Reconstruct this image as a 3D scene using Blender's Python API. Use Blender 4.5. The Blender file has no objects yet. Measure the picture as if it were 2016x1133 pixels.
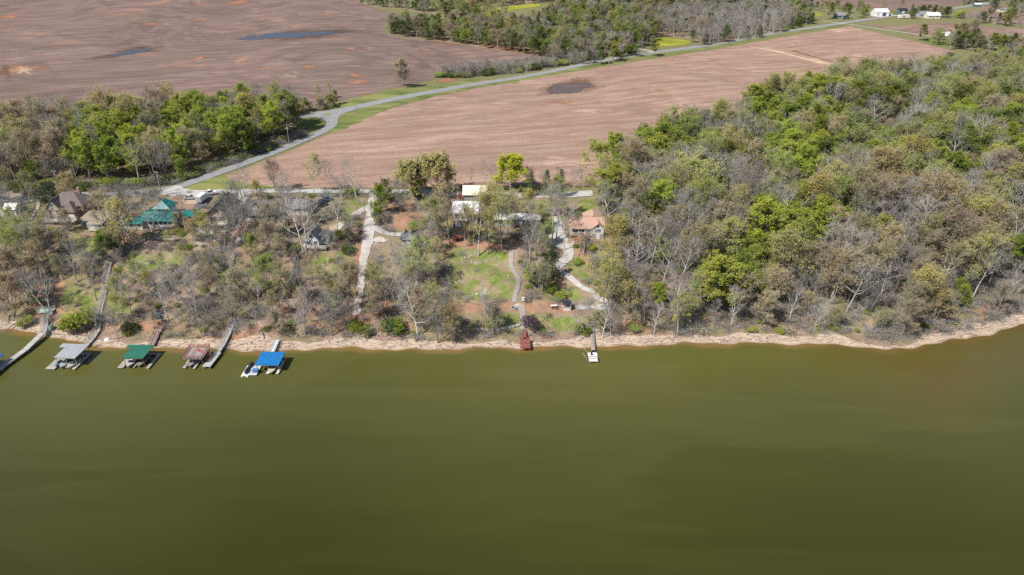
import bpy, bmesh, math, random
import numpy as np
from mathutils import Vector, Matrix, noise as mnoise
from mathutils.geometry import delaunay_2d_cdt

random.seed(7); RNG = np.random.default_rng(11)
SC = bpy.context.scene
COL = SC.collection
R = math.radians

# ---------------------------------------------------------------- camera
F_PX, CX, CY, CAM_H = 1400.0, 1008.0, 566.5, 110.0        # focal length in photo pixels (photo 2016 x 1133)
PITCH = math.atan(746.5 / F_PX)
SP, CP = math.sin(PITCH), math.cos(PITCH)
cam_d = bpy.data.cameras.new('camera'); cam_d.sensor_width = 36.0
cam_d.lens = 36.0 * F_PX / 2016.0; cam_d.clip_start = 1.0; cam_d.clip_end = 20000.0
cam = bpy.data.objects.new('camera', cam_d); COL.objects.link(cam)
cam.location = (0, 0, CAM_H); cam.rotation_euler = (math.pi / 2 - PITCH, 0, 0)
SC.camera = cam
# ---------------------------------------------------------------- light
SUN_TO = Vector((0.62, 0.50, -1.0)).normalized()           # the way the light travels: right, away, down
SUN_EL = math.asin(-SUN_TO.z)
sun_d = bpy.data.lights.new('sun', 'SUN'); sun_d.energy = 4.9; sun_d.angle = R(0.5); sun_d.color = (1.0, 0.955, 0.89)
sun = bpy.data.objects.new('sun', sun_d); COL.objects.link(sun)
sun.rotation_euler = SUN_TO.to_track_quat('-Z', 'Y').to_euler(); sun.location = (-60, -40, 200)
world = bpy.data.worlds.new('World'); SC.world = world; world.use_nodes = True
wn = world.node_tree; wn.nodes.clear()
sky = wn.nodes.new('ShaderNodeTexSky'); sky.sky_type = 'NISHITA'; sky.sun_disc = False
sky.sun_elevation = SUN_EL; sky.sun_rotation = math.atan2(-SUN_TO.x, -SUN_TO.y)
bg = wn.nodes.new('ShaderNodeBackground'); bg.inputs['Strength'].default_value = 0.10
wo = wn.nodes.new('ShaderNodeOutputWorld')
wn.links.new(sky.outputs[0], bg.inputs[0]); wn.links.new(bg.outputs[0], wo.inputs[0])
SC.view_settings.view_transform = 'Standard'; SC.view_settings.look = 'None'
SC.view_settings.exposure = 0.22; SC.view_settings.gamma = 1.0; SC.view_settings.use_curve_mapping = False
SC.cycles.max_bounces = 6; SC.cycles.diffuse_bounces = 3; SC.cycles.glossy_bounces = 2
SC.cycles.transmission_bounces = 3; SC.cycles.transparent_max_bounces = 8
SC.cycles.use_adaptive_sampling = False
SC.cycles.use_denoising = False

# ---------------------------------------------------------------- terrain height
SHORE_PX = [(0,650),(100,662),(200,680),(250,684),(330,686),(420,690),(530,694),(580,688),(640,683),(700,683),(780,690),(830,692),(900,690),
            (1000,686),(1040,684),(1100,680),(1250,682),(1400,679),(1500,676),(1600,675),(1680,680),(1750,690),(1790,691),(1820,682),(1900,670),(1960,655),(2016,635)]
def ray(px, py):
    u = (px - CX) / F_PX; v = (CY - py) / F_PX
    return np.array((u, CP + v * SP, -SP + v * CP))
def Wz(px, py, z=0.0):
    d = ray(px, py); t = (z - CAM_H) / d[2]
    return (d[0] * t, d[1] * t, z)
_s = [Wz(*p)[:2] for p in SHORE_PX]
SHX = np.array([-4000, -420, -260, -190] + [p[0] for p in _s] + [175, 205, 260, 420, 4000])
SHY = np.array([330, 235, 205, 188] + [p[1] for p in _s] + [192, 203, 216, 240, 330])
PD = np.array([-400, -60, -20, -8, 0, 3, 6, 9, 12, 15, 20, 30, 45, 60, 90, 5000])
PZ = np.array([-14, -9, -5, -2.2, 0, .45, 1.0, 2.3, 3.5, 4.1, 4.8, 8.0, 12.4, 14.1, 15, 15])
_w = [(RNG.uniform(0, 6.28), RNG.uniform(7, 22), RNG.uniform(0, 6.28), RNG.uniform(.08, .22)) for _ in range(9)]
_v = [(RNG.uniform(0, 6.28), RNG.uniform(170, 420), RNG.uniform(0, 6.28), RNG.uniform(.5, 1.1)) for _ in range(6)]
def smooth(a, b, x):
    t = np.clip((x - a) / (b - a), 0, 1); return t * t * (3 - 2 * t)
def shore_y(x): return np.interp(x, SHX, SHY)
def inland(x, y):
    x = np.asarray(x, float); y = np.asarray(y, float)
    wob = .45 * np.sin(x / 3.1 + 1) + .35 * np.sin(x / 1.37) + .8 * np.sin(x / 11.)
    return y - shore_y(x) + wob * smooth(6, 2, np.abs(y - shore_y(x)))
def hgt(x, y):
    x = np.asarray(x, float); y = np.asarray(y, float)
    d = inland(x, y)
    z = (np.interp(d - 1.2, PD, PZ) + np.interp(d, PD, PZ) * 2 + np.interp(d + 1.2, PD, PZ)) / 4
    z = np.where(np.abs(d) < 3, np.interp(d, PD, PZ), z)
    m = smooth(5, 14, d) * smooth(95, 55, d)
    n = 0
    for a, l, p, k in _w: n = n + k * np.sin((x * math.cos(a) + y * math.sin(a)) * 6.283 / l + p)
    z = z + n * m * 1.3
    q = 0
    for a, l, p, k in _v: q = q + k * np.sin((x * math.cos(a) + y * math.sin(a)) * 6.283 / l + p)
    return z + q * smooth(110, 260, d)
_TS = np.concatenate([np.arange(150, 420, .5), np.arange(420, 1500, 2.0), np.arange(1500, 9000, 20)])
def G(px, py):
    """ground point seen through a photo pixel"""
    d = ray(px, py); p = d[None, :] * _TS[:, None]
    f = (p[:, 2] + CAM_H) - hgt(p[:, 0], p[:, 1])
    i = int(np.argmax(f < 0)) if (f < 0).any() else len(f) - 1
    i = max(i, 1); a = f[i-1] / (f[i-1] - f[i] + 1e-9)
    t = _TS[i-1] + a * (_TS[i] - _TS[i-1])
    x, y = d[0] * t, d[1] * t
    return Vector((x, y, float(hgt(x, y))))
def proj(x, y, z):
    dep = y * CP + (CAM_H - z) * SP; up = y * SP - (CAM_H - z) * CP
    return CX + F_PX * x / dep, CY - F_PX * up / dep
def GP(poly, n=6):
    """a pixel polygon as world outline"""
    out = []
    for i, a in enumerate(poly):
        b = poly[(i + 1) % len(poly)]
        for k in range(n):
            t = k / n; g = G(a[0] + (b[0] - a[0]) * t, a[1] + (b[1] - a[1]) * t); out.append((g.x, g.y))
    return out
def inside(poly, x, y):
    x = np.asarray(x, float); y = np.asarray(y, float); r = np.zeros(x.shape, bool)
    P = np.asarray(poly); Q = np.roll(P, -1, 0)
    for (ax, ay), (bx, by) in zip(P, Q):
        if ay == by: continue
        c = ((ay > y) != (by > y)) & (x < (bx - ax) * (y - ay) / (by - ay) + ax); r ^= c
    return r
def poly_weight(poly, x, y, w):
    """1 inside the outline, fading to 0 over w metres each way"""
    P = np.asarray(poly); lo = P.min(0) - 2 * w; hi = P.max(0) + 2 * w
    out = np.zeros(x.shape); s = (x > lo[0]) & (x < hi[0]) & (y > lo[1]) & (y < hi[1])
    if not s.any(): return out
    xs, ys = x[s], y[s]; dm = np.full(xs.shape, 1e9)
    for (ax, ay), (bx, by) in zip(P, np.roll(P, -1, 0)):
        ex, ey = bx - ax, by - ay; L = ex * ex + ey * ey + 1e-9
        t = np.clip(((xs - ax) * ex + (ys - ay) * ey) / L, 0, 1)
        dm = np.minimum(dm, np.hypot(xs - ax - t * ex, ys - ay - t * ey))
    ins = inside(poly, xs, ys); sd = np.where(ins, dm, -dm)
    out[s] = smooth(-w, w, sd); return out

# ---------------------------------------------------------------- materials
class NT:
    def __init__(s, name):
        s.m = bpy.data.materials.new(name); s.m.use_nodes = True; s.t = s.m.node_tree; s.t.nodes.clear()
        s.out = s.n('ShaderNodeOutputMaterial')
    def n(s, typ, **kw):
        nd = s.t.nodes.new(typ)
        for k, v in kw.items(): setattr(nd, k, v)
        return nd
    def l(s, a, b): s.t.links.new(a, b)
    def val(s, nd, key, v):
        if hasattr(v, 'is_output') or isinstance(v, bpy.types.NodeSocket): s.l(v, nd.inputs[key])
        else:
            if isinstance(v, tuple) and len(v) == 3 and nd.inputs[key].type == 'RGBA': v = (*v, 1)
            nd.inputs[key].default_value = v
    def pos(s): return s.n('ShaderNodeNewGeometry').outputs['Position']
    def mapping(s, vec, scale=(1,1,1), rot=(0,0,0), loc=(0,0,0)):
        m = s.n('ShaderNodeMapping'); s.l(vec, m.inputs[0]); m.inputs['Scale'].default_value = scale
        m.inputs['Rotation'].default_value = rot; m.inputs['Location'].default_value = loc; return m.outputs[0]
    def noise(s, vec, scale, detail=4, rough=.55, dist=0):
        nd = s.n('ShaderNodeTexNoise'); s.l(vec, nd.inputs['Vector']); nd.inputs['Scale'].default_value = scale
        nd.inputs['Detail'].default_value = detail; nd.inputs['Roughness'].default_value = rough; nd.inputs['Distortion'].default_value = dist
        return nd.outputs['Fac']
    def ramp(s, fac, stops, interp='LINEAR'):
        nd = s.n('ShaderNodeValToRGB'); s.l(fac, nd.inputs[0]); cr = nd.color_ramp; cr.interpolation = interp
        while len(cr.elements) < len(stops): cr.elements.new(.5)
        for e, (p, c) in zip(cr.elements, stops):
            e.position = p; e.color = (*c, 1) if isinstance(c, tuple) else (c, c, c, 1)
        return nd.outputs[0]
    def mix(s, fac, a, b, blend='MIX'):
        nd = s.n('ShaderNodeMix', data_type='RGBA', blend_type=blend)
        for k, v in ((0, fac), (6, a), (7, b)):
            if isinstance(v, bpy.types.NodeSocket): s.l(v, nd.inputs[k])
            else: nd.inputs[k].default_value = (*v, 1) if isinstance(v, tuple) else v
        return nd.outputs[2]
    def math(s, op, a, b=0.0, c=None, clamp=False):
        nd = s.n('ShaderNodeMath', operation=op, use_clamp=clamp)
        for k, v in enumerate((a, b) if c is None else (a, b, c)):
            if isinstance(v, bpy.types.NodeSocket): s.l(v, nd.inputs[k])
            else: nd.inputs[k].default_value = v
        return nd.outputs[0]
    def attr(s, name, typ='GEOMETRY'):
        nd = s.n('ShaderNodeAttribute', attribute_name=name, attribute_type=typ); return nd
    def bump(s, h, strength=.3, dist=.1):
        nd = s.n('ShaderNodeBump'); s.l(h, nd.inputs['Height']); nd.inputs['Strength'].default_value = strength
        nd.inputs['Distance'].default_value = dist; return nd.outputs[0]
    def principled(s, col, rough=.8, spec=.3, normal=None, metal=0.0):
        b = s.n('ShaderNodeBsdfPrincipled'); s.val(b, 'Base Color', col); s.val(b, 'Roughness', rough)
        b.inputs['Specular IOR Level'].default_value = spec; b.inputs['Metallic'].default_value = metal
        if normal is not None: s.l(normal, b.inputs['Normal'])
        s.l(b.outputs[0], s.out.inputs[0]); return b
MATS = {}
def plain(name, col, rough=.75, spec=.3, var=.22, scale=1.6, metal=0.0):
    """a weathered plain surface: the colour with blotches and fine grain"""
    if name in MATS: return MATS[name]
    t = NT(name); p = t.n('ShaderNodeTexCoord').outputs['Object']
    a = t.noise(p, scale, 5, .65); g = t.noise(p, scale * 9, 3, .6)
    f = t.math('ADD', t.math('MULTIPLY', a, .7), t.math('MULTIPLY', g, .3))
    lo = tuple(max(0, c * (1 - var)) for c in col); hi = tuple(min(1, c * (1 + var)) for c in col)
    t.principled(t.ramp(f, [(.32, lo), (.68, hi)]), rough, spec, metal=metal)
    MATS[name] = t.m; return t.m
def boards(name, col, pitch=.15, axis=0, var=.3, rough=.85):
    if name in MATS: return MATS[name]
    t = NT(name); p = t.n('ShaderNodeTexCoord').outputs['Object']
    sep = t.n('ShaderNodeSeparateXYZ'); t.l(p, sep.inputs[0])
    u = t.math('DIVIDE', sep.outputs[axis], pitch); fl = t.math('FLOOR', u)
    wn_ = t.n('ShaderNodeTexWhiteNoise', noise_dimensions='1D'); t.l(fl, wn_.inputs['W'])
    n = t.noise(p, 2.0, 4, .6); f = t.math('ADD', t.math('MULTIPLY', wn_.outputs['Value'], .55), t.math('MULTIPLY', n, .45))
    lo = tuple(c * (1 - var) for c in col); hi = tuple(min(1, c * (1 + var)) for c in col)
    fr = t.math('FRACT', u); e = t.math('LESS_THAN', t.math('ABSOLUTE', t.math('SUBTRACT', fr, .5)), .46)
    t.principled(t.ramp(f, [(.2, lo), (.8, hi)]), rough, .25, normal=t.bump(e, .6, .02))
    MATS[name] = t.m; return t.m
def ribbed(name, col, pitch=.3, axis=0, var=.08, rough=.45, spec=.4):
    if name in MATS: return MATS[name]
    t = NT(name); p = t.n('ShaderNodeTexCoord').outputs['Object']
    sep = t.n('ShaderNodeSeparateXYZ'); t.l(p, sep.inputs[0])
    fr = t.math('FRACT', t.math('DIVIDE', sep.outputs[axis], pitch)); e = t.math('GREATER_THAN', fr, .86)
    n = t.noise(p, .7, 5, .7); n2 = t.noise(t.mapping(p, (.5, 6, 1) if axis else (6, .5, 1)), 1.2, 3, .6)
    f = t.math('ADD', t.math('MULTIPLY', n, .6), t.math('MULTIPLY', n2, .4))
    lo = tuple(c * (1 - var * 2) for c in col); hi = tuple(min(1, c * (1 + var * 2)) for c in col)
    t.principled(t.ramp(f, [(.3, lo), (.7, hi)]), rough, spec, normal=t.bump(e, .5, .04))
    MATS[name] = t.m; return t.m
def shingle(name, col, var=.25):
    if name in MATS: return MATS[name]
    t = NT(name); p = t.n('ShaderNodeTexCoord').outputs['Object']
    br = t.n('ShaderNodeTexNoise'); t.l(t.mapping(p, (3.5, 3.5, 7)), br.inputs[0]); br.inputs['Scale'].default_value = 1.0; br.inputs['Detail'].default_value = 3
    n = t.noise(p, .5, 4, .6)
    f = t.math('ADD', t.math('MULTIPLY', br.outputs['Fac'], .6), t.math('MULTIPLY', n, .4))
    lo = tuple(c * (1 - var) for c in col); hi = tuple(min(1, c * (1 + var)) for c in col)
    t.principled(t.ramp(f, [(.32, lo), (.68, hi)]), .9, .2, normal=t.bump(f, .4, .05))
    MATS[name] = t.m; return t.m

# ---------------------------------------------------------------- mesh helpers
class MB:
    def __init__(s): s.v = []; s.f = []; s.mi = []; s.cur = 0
    def add(s, vs, fs):
        o = len(s.v); s.v += [tuple(v) for v in vs]; s.f += [tuple(i + o for i in f) for f in fs]; s.mi += [s.cur] * len(fs); return s
    def box(s, x0, x1, y0, y1, z0, z1):
        return s.add([(x0,y0,z0),(x1,y0,z0),(x1,y1,z0),(x0,y1,z0),(x0,y0,z1),(x1,y0,z1),(x1,y1,z1),(x0,y1,z1)],
                     [(0,3,2,1),(4,5,6,7),(0,1,5,4),(1,2,6,5),(2,3,7,6),(3,0,4,7)])
    def obox(s, c, sx, sy, sz, rz=0, rx=0, ry=0):
        m = Matrix.Translation(c) @ Matrix.Rotation(rz, 4, 'Z') @ Matrix.Rotation(ry, 4, 'Y') @ Matrix.Rotation(rx, 4, 'X')
        vs = [m @ Vector((a*sx/2, b*sy/2, d*sz/2)) for d in (-1,1) for a, b in ((-1,-1),(1,-1),(1,1),(-1,1))]
        return s.add(vs, [(0,3,2,1),(4,5,6,7),(0,1,5,4),(1,2,6,5),(2,3,7,6),(3,0,4,7)])
    def beam(s, a, b, w, h=None):
        a, b = Vector(a), Vector(b); h = h or w; d = (b - a); L = d.length
        if L < 1e-6: return s
        q = d.to_track_quat('Y', 'Z'); m = Matrix.Translation((a + b) / 2) @ q.to_matrix().to_4x4()
        vs = [m @ Vector((i*w/2, j*L/2, k*h/2)) for k in (-1,1) for i, j in ((-1,-1),(1,-1),(1,1),(-1,1))]
        return s.add(vs, [(0,3,2,1),(4,5,6,7),(0,1,5,4),(1,2,6,5),(2,3,7,6),(3,0,4,7)])
    def tube(s, a, b, r0, r1, n=6, cap=True):
        a, b = Vector(a), Vector(b); q = (b - a).to_track_quat('Z', 'Y'); o = len(s.v)
        for p, r in ((a, r0), (b, r1)):
            for k in range(n):
                t = k * 6.28318 / n; s.v.append(tuple(p + q @ Vector((math.cos(t)*r, math.sin(t)*r, 0))))
        fs = [(o+k, o+(k+1) % n, o+n+(k+1) % n, o+n+k) for k in range(n)]
        if cap: fs += [tuple(o+n+k for k in range(n)), tuple(o+n-1-k for k in range(n))]
        s.f += fs; s.mi += [s.cur] * len(fs); return s
    def prism(s, pts, axis, a, b):
        """polygon pts (u,v) swept along axis 'x' or 'y' or 'z' from a to b"""
        n = len(pts); o = len(s.v)
        for w in (a, b):
            for u, v in pts: s.v.append({'x': (w,u,v), 'y': (u,w,v), 'z': (u,v,w)}[axis])
        fs = [(o+k, o+(k+1) % n, o+n+(k+1) % n, o+n+k) for k in range(n)] + [tuple(o+n-1-k for k in range(n)), tuple(o+n+k for k in range(n))]
        s.f += fs; s.mi += [s.cur]*len(fs); return s
    def slab(s, quad, th):
        """quad of 4 points (a sloping plane) given thickness th downwards"""
        q = [Vector(p) for p in quad]; return s.add([p - Vector((0,0,th)) for p in q] + q,
               [(0,3,2,1),(4,5,6,7),(0,1,5,4),(1,2,6,5),(2,3,7,6),(3,0,4,7)] if len(q) == 4 else [(0,2,1),(3,4,5),(0,1,4,3),(1,2,5,4),(2,0,3,5)])
    def mesh(s, name, mats, smooth=False):
        me = bpy.data.meshes.new(name); me.from_pydata(s.v, [], s.f)
        for m in (mats if isinstance(mats, (list, tuple)) else [mats]): me.materials.append(m)
        if any(s.mi): me.polygons.foreach_set('material_index', s.mi)
        bm = bmesh.new(); bm.from_mesh(me); bmesh.ops.recalc_face_normals(bm, faces=bm.faces); bm.to_mesh(me); bm.free()
        if smooth: me.polygons.foreach_set('use_smooth', [True]*len(me.polygons))
        me.update(); return me
    def build(s, name, mats, parent=None, smooth=False, loc=None, rz=0):
        o = bpy.data.objects.new(name, s.mesh(name, mats, smooth)); COL.objects.link(o); o.parent = parent
        if loc is not None: o.location = loc
        o.rotation_euler.z = rz; return o
def tag(o, label=None, cat=None, group=None, kind=None):
    if label: o['label'] = label
    if cat: o['category'] = cat
    if group: o['group'] = group
    if kind: o['kind'] = kind
    return o
def empty(name, loc, rz, label, cat, group=None):
    o = bpy.data.objects.new(name, None); COL.objects.link(o); o.location = loc; o.rotation_euler.z = rz; o.empty_display_size = .3
    return tag(o, label, cat, group)
def sheet(name, outline, step, off, mat, jit=0.0, parent=None):
    """a ground-hugging sheet filling a world outline"""
    P = []; n = len(outline)
    for i in range(n):
        a, b = Vector(outline[i]), Vector(outline[(i+1) % n]); k = max(1, int((b - a).length / step))
        for j in range(k):
            q = a.lerp(b, j / k)
            if jit:
                q = q + Vector((mnoise.noise((q.x*.22, q.y*.22, 3)), mnoise.noise((q.x*.22, q.y*.22, 9)))) * jit
            P.append(q)
    A = np.array([tuple(p) for p in P]); lo, hi = A.min(0), A.max(0)
    gx, gy = np.meshgrid(np.arange(lo[0], hi[0], step), np.arange(lo[1], hi[1], step)); gx = gx.ravel(); gy = gy.ravel()
    k = poly_weight(A, gx, gy, step * .4) > .98
    vs = P + [Vector((a, b)) for a, b in zip(gx[k], gy[k])]
    ed = [(i, (i+1) % len(P)) for i in range(len(P))]
    r = delaunay_2d_cdt(vs, ed, [list(range(len(P)))], 1, 1e-4)
    V = np.array([tuple(v) for v in r[0]]); z = hgt(V[:, 0], V[:, 1]) + off
    me = bpy.data.meshes.new(name); me.from_pydata([(a, b, c) for (a, b), c in zip(V, z)], [], [f[:] for f in r[2]])
    bm = bmesh.new(); bm.from_mesh(me)
    for f in bm.faces:
        if f.normal.z < 0: f.normal_flip()
    bm.to_mesh(me); bm.free(); me.materials.append(mat)
    o = bpy.data.objects.new(name, me); COL.objects.link(o); o.parent = parent; return o
def crom(pts, step):
    P = [Vector(p) for p in pts]; P = [P[0]*2 - P[1]] + P + [P[-1]*2 - P[-2]]; out = []
    for i in range(1, len(P) - 2):
        a, b, c, d = P[i-1:i+3]; n = max(1, int((c - b).length / step))
        for k in range(n):
            t = k / n; out.append(.5*((2*b) + (c-a)*t + (2*a-5*b+4*c-d)*t*t + (3*b-a-3*c+d)*t**3))
    out.append(P[-2]); return out
def pxline(pxs): return [Vector((g.x, g.y)) for g in (G(*p) for p in pxs)]
def strip(name, pts, width, off, mat, step=2.0, jit=0.0, cross=3, widths=None):
    L = crom(pts, step); n = len(L); vs = []; fs = []
    for i, p in enumerate(L):
        d = (L[min(i+1, n-1)] - L[max(i-1, 0)]).normalized(); nr = Vector((-d.y, d.x))
        w = width if widths is None else float(np.interp(i/(n-1), np.linspace(0, 1, len(widths)), widths))
        for k in range(cross + 1):
            u = (k / cross - .5) * w
            if k in (0, cross) and jit: u += jit * mnoise.noise((p.x*.35, p.y*.35, k*7.)) 
            q = p + nr * u; vs.append((q.x, q.y, float(hgt(q.x, q.y)) + off))
    c = cross + 1
    for i in range(n-1):
        for k in range(cross): fs.append((i*c+k, (i+1)*c+k, (i+1)*c+k+1, i*c+k+1))
    me = bpy.data.meshes.new(name); me.from_pydata(vs, [], fs)
    bm = bmesh.new(); bm.from_mesh(me)
    for f in bm.faces:
        if f.normal.z < 0: f.normal_flip()
    bm.to_mesh(me); bm.free(); me.materials.append(mat)
    o = bpy.data.objects.new(name, me); COL.objects.link(o); return o

# ================================================================ THE SETTING
# ---- regions of the ground (photo-pixel outlines turned into world outlines)
LAWNS = [[(882,500),(905,484),(990,492),(1004,500),(1003,520),(1016,545),(1018,572),(1010,590),(960,588),(905,594),(880,560)],
         [(1131,388),(1172,392),(1176,424),(1130,424)],
         [(676,384),(722,384),(724,410),(700,424),(672,430),(668,405)],
         [(120,560),(190,570),(196,640),(150,650),(110,640)], [(265,505),(330,492),(372,502),(350,532),(270,536)],
         [(205,575),(240,560),(280,600),(240,625),(205,610)], [(150,458),(200,470),(210,500),(150,500)],
         [(610,505),(680,495),(690,530),(640,560),(600,540)], [(690,500),(705,505),(700,520)],
         [(340,380),(470,374),(520,372),(470,378),(370,382)], [(755,415),(800,425),(840,440),(835,462),(770,455),(750,440)],
         [(870,585),(930,610),(900,640),(860,640)], [(930,620),(1020,615),(1024,650),(930,650)], [(1070,565),(1130,565),(1150,595),(1080,598)],
         [(1050,620),(1150,620),(1150,655),(1040,655)], [(1120,500),(1150,515),(1170,560),(1130,545),(1108,520)],
         [(1030,395),(1120,390),(1110,470),(1060,480)], [(380,420),(440,420),(440,460),(380,470)], [(0,400),(90,400),(90,440),(0,440)]]
DIRTS = [[(702,440),(720,450),(715,520),(706,575),(690,575),(694,500)], [(752,392),(800,398),(835,410),(838,460),(755,450)],
         [(872,470),(905,455),(1000,470),(1012,492),(940,492),(900,484),(870,505)], [(1078,540),(1102,530),(1112,565),(1080,585)],
         [(870,600),(960,596),(1060,596),(1200,598),(1200,616),(1020,614),(930,616),(868,624)], [(470,440),(510,440),(480,500),(455,500)],
         [(560,600),(610,600),(610,622),(560,622)], [(1122,440),(1200,440),(1205,470),(1130,478)], [(1100,470),(1145,480),(1140,505),(1100,500)],
         [(250,440),(290,455),(290,480),(245,480)], [(75,520),(130,540),(110,640),(60,640)], [(360,380),(400,385),(385,410),(340,400)],
         [(660,590),(770,590),(770,650),(660,650)]]
WOOD_R_PX = [(1165,410),(1190,352),(1290,300),(1440,262),(1480,228),(1600,194),(1720,164),(1850,152),(2050,152),(2250,300),(2250,560),(2100,600),
             (2016,618),(1930,648),(1810,668),(1700,662),(1500,657),(1250,660),(1215,575),(1205,470)]
WOOD_L_PX = [(-200,272),(0,272),(200,256),(400,243),(580,228),(590,258),(520,290),(430,324),(350,351),(280,364),(100,367),(-200,369)]
WOOD_F_PX = [(762,68),(900,86),(1010,104),(1105,122),(1180,116),(1230,103),(1262,97),(1290,72),(1360,76),(1385,88),(1420,82),(1480,71),(1560,58),(1600,46),(1570,26),(1500,16),(1400,8),
             (1250,2),(1110,14),(1080,40),(1040,60),(960,62),(880,58),(800,56)]
HEDGE_PX = [(858,152),(900,154),(1000,146),(1100,131),(1180,119),(1165,112),(1080,124),(980,136),(900,142)]
WOOD_T1 = [(714,11),(789,18.6),(824,24),(883,30),(948,40),(1000,48),(1000,40),(948,32),(883,24),(824,18),(760,11),(714,7)]
WOOD_T2 = [(868,8),(908,12),(985,13),(1062,6),(1200,-2),(1200,-8),(1000,2),(870,2)]
W_WOODS = {k: GP(v) for k, v in dict(right=WOOD_R_PX, left=WOOD_L_PX, far=WOOD_F_PX, hedge=HEDGE_PX, t1=WOOD_T1, t2=WOOD_T2).items()}
W_LAWNS = [GP(p, 3) for p in LAWNS]; W_DIRTS = [GP(p, 3) for p in DIRTS]

# ---- ground material
def ground_material():
    t = NT('ground_soil'); p = t.pos()
    n_big = t.noise(p, .07, 5, .6); n_mid = t.noise(p, .45, 5, .65); n_fin = t.noise(p, 2.6, 4, .7)
    n_mix = t.math('ADD', t.math('MULTIPLY', n_mid, .42), t.math('MULTIPLY', n_fin, .58))
    litter = t.ramp(n_mix, [(.30, (.14,.092,.065)), (.46, (.27,.185,.135)), (.58, (.37,.27,.205)), (.72, (.48,.38,.31))])
    olive = t.ramp(n_mix, [(.30, (.11,.10,.04)), (.5, (.21,.185,.08)), (.7, (.34,.29,.16))])
    litter = t.mix(t.ramp(n_big, [(.44, 0.0), (.6, .75)]), litter, olive)
    grass = t.ramp(n_mix, [(.3, (.075,.105,.02)), (.46, (.14,.19,.04)), (.56, (.21,.24,.065)), (.66, (.33,.29,.15))])
    verge = t.ramp(n_mix, [(.3, (.10,.10,.045)), (.5, (.19,.18,.08)), (.7, (.31,.27,.15))])
    dirt = t.ramp(n_mix, [(.3, (.20,.10,.06)), (.5, (.33,.19,.12)), (.7, (.46,.30,.21))])
    sand = t.ramp(n_mix, [(.26, (.22,.155,.105)), (.45, (.44,.335,.25)), (.6, (.57,.46,.36)), (.76, (.67,.57,.48))])
    def w(name, k=.55, sharp=.18):
        a = t.attr(name).outputs['Fac']; s = t.math('ADD', a, t.math('MULTIPLY', t.math('SUBTRACT', n_mix, .5), k * 2))
        nd = t.n('ShaderNodeMapRange', interpolation_type='SMOOTHSTEP'); t.l(s, nd.inputs[0])
        nd.inputs[1].default_value = .5 - sharp; nd.inputs[2].default_value = .5 + sharp; return nd.outputs[0]
    c = t.mix(w('plateau'), litter, verge)
    c = t.mix(w('wood', .3), c, litter)
    patch = t.ramp(t.noise(p, .28, 4, .6), [(.38, .15), (.56, 1.0)]); c = t.mix(t.math('MULTIPLY', w('grass', 1.0, .3), patch), c, grass)
    c = t.mix(w('dirt', .7, .25), c, dirt)
    # red clay of the cut bank behind the beach
    clay = t.ramp(n_fin, [(.3, (.28,.13,.07)), (.7, (.52,.29,.18))])
    bank = t.math('MULTIPLY', w('bank', .5), t.ramp(t.noise(t.mapping(p, (.05, .05, .3)), 1.0, 3, .5), [(.5, 0.0), (.62, .8)]))
    c = t.mix(bank, c, clay)
    c = t.mix(w('sand', .35, .12), c, sand)
    # wrack lines left on the beach by falling water levels
    d = t.attr('inl').outputs['Fac']; nx = t.noise(t.mapping(p, (.25, .25, .25)), 1.0, 4, .6)
    ph = t.math('ADD', t.math('MULTIPLY', d, 5.2), t.math('MULTIPLY', nx, 9.0)); sn = t.math('SINE', ph)
    line = t.math('MULTIPLY', t.math('GREATER_THAN', sn, .80), t.ramp(t.noise(p, .9, 3, .6), [(.48, 0.0), (.54, .8)]))
    c = t.mix(t.math('MULTIPLY', line, t.attr('sand').outputs['Fac']), c, (.17,.13,.11))
    wet = t.n('ShaderNodeMapRange'); t.l(d, wet.inputs[0]); wet.inputs[1].default_value = .9; wet.inputs[2].default_value = -.1
    c = t.mix(t.math('MULTIPLY', wet.outputs[0], .75), c, (.26,.17,.09))
    t.principled(c, .95, .1, normal=t.bump(n_mix, .9, .35)); return t.m

def tensor_axis(segs):
    out = [segs[0][0]]
    for a, b, st in segs:
        n = max(1, int(round((b - a) / st))); out += list(np.linspace(a, b, n + 1)[1:])
    return np.array(out)
def grid_mesh(name, xs, ys, zfun):
    X, Y = np.meshgrid(xs, ys); Z = zfun(X, Y); nx, ny = len(xs), len(ys)
    me = bpy.data.meshes.new(name); me.vertices.add(nx * ny)
    me.vertices.foreach_set('co', np.stack([X, Y, Z], -1).astype(np.float32).ravel())
    i = np.arange(nx - 1)[None, :] + np.arange(ny - 1)[:, None] * nx; q = np.stack([i, i + 1, i + nx + 1, i + nx], -1).reshape(-1, 4)
    me.loops.add(q.size); me.loops.foreach_set('vertex_index', q.ravel().astype(np.int32))
    me.polygons.add(len(q)); me.polygons.foreach_set('loop_start', (np.arange(len(q)) * 4).astype(np.int32))
    me.polygons.foreach_set('use_smooth', np.ones(len(q), bool)); me.update(calc_edges=True)
    return me, X.ravel(), Y.ravel()
def put_attr(me, name, vals):
    a = me.attributes.new(name, 'FLOAT', 'POINT'); a.data.foreach_set('value', np.asarray(vals, np.float32))

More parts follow.
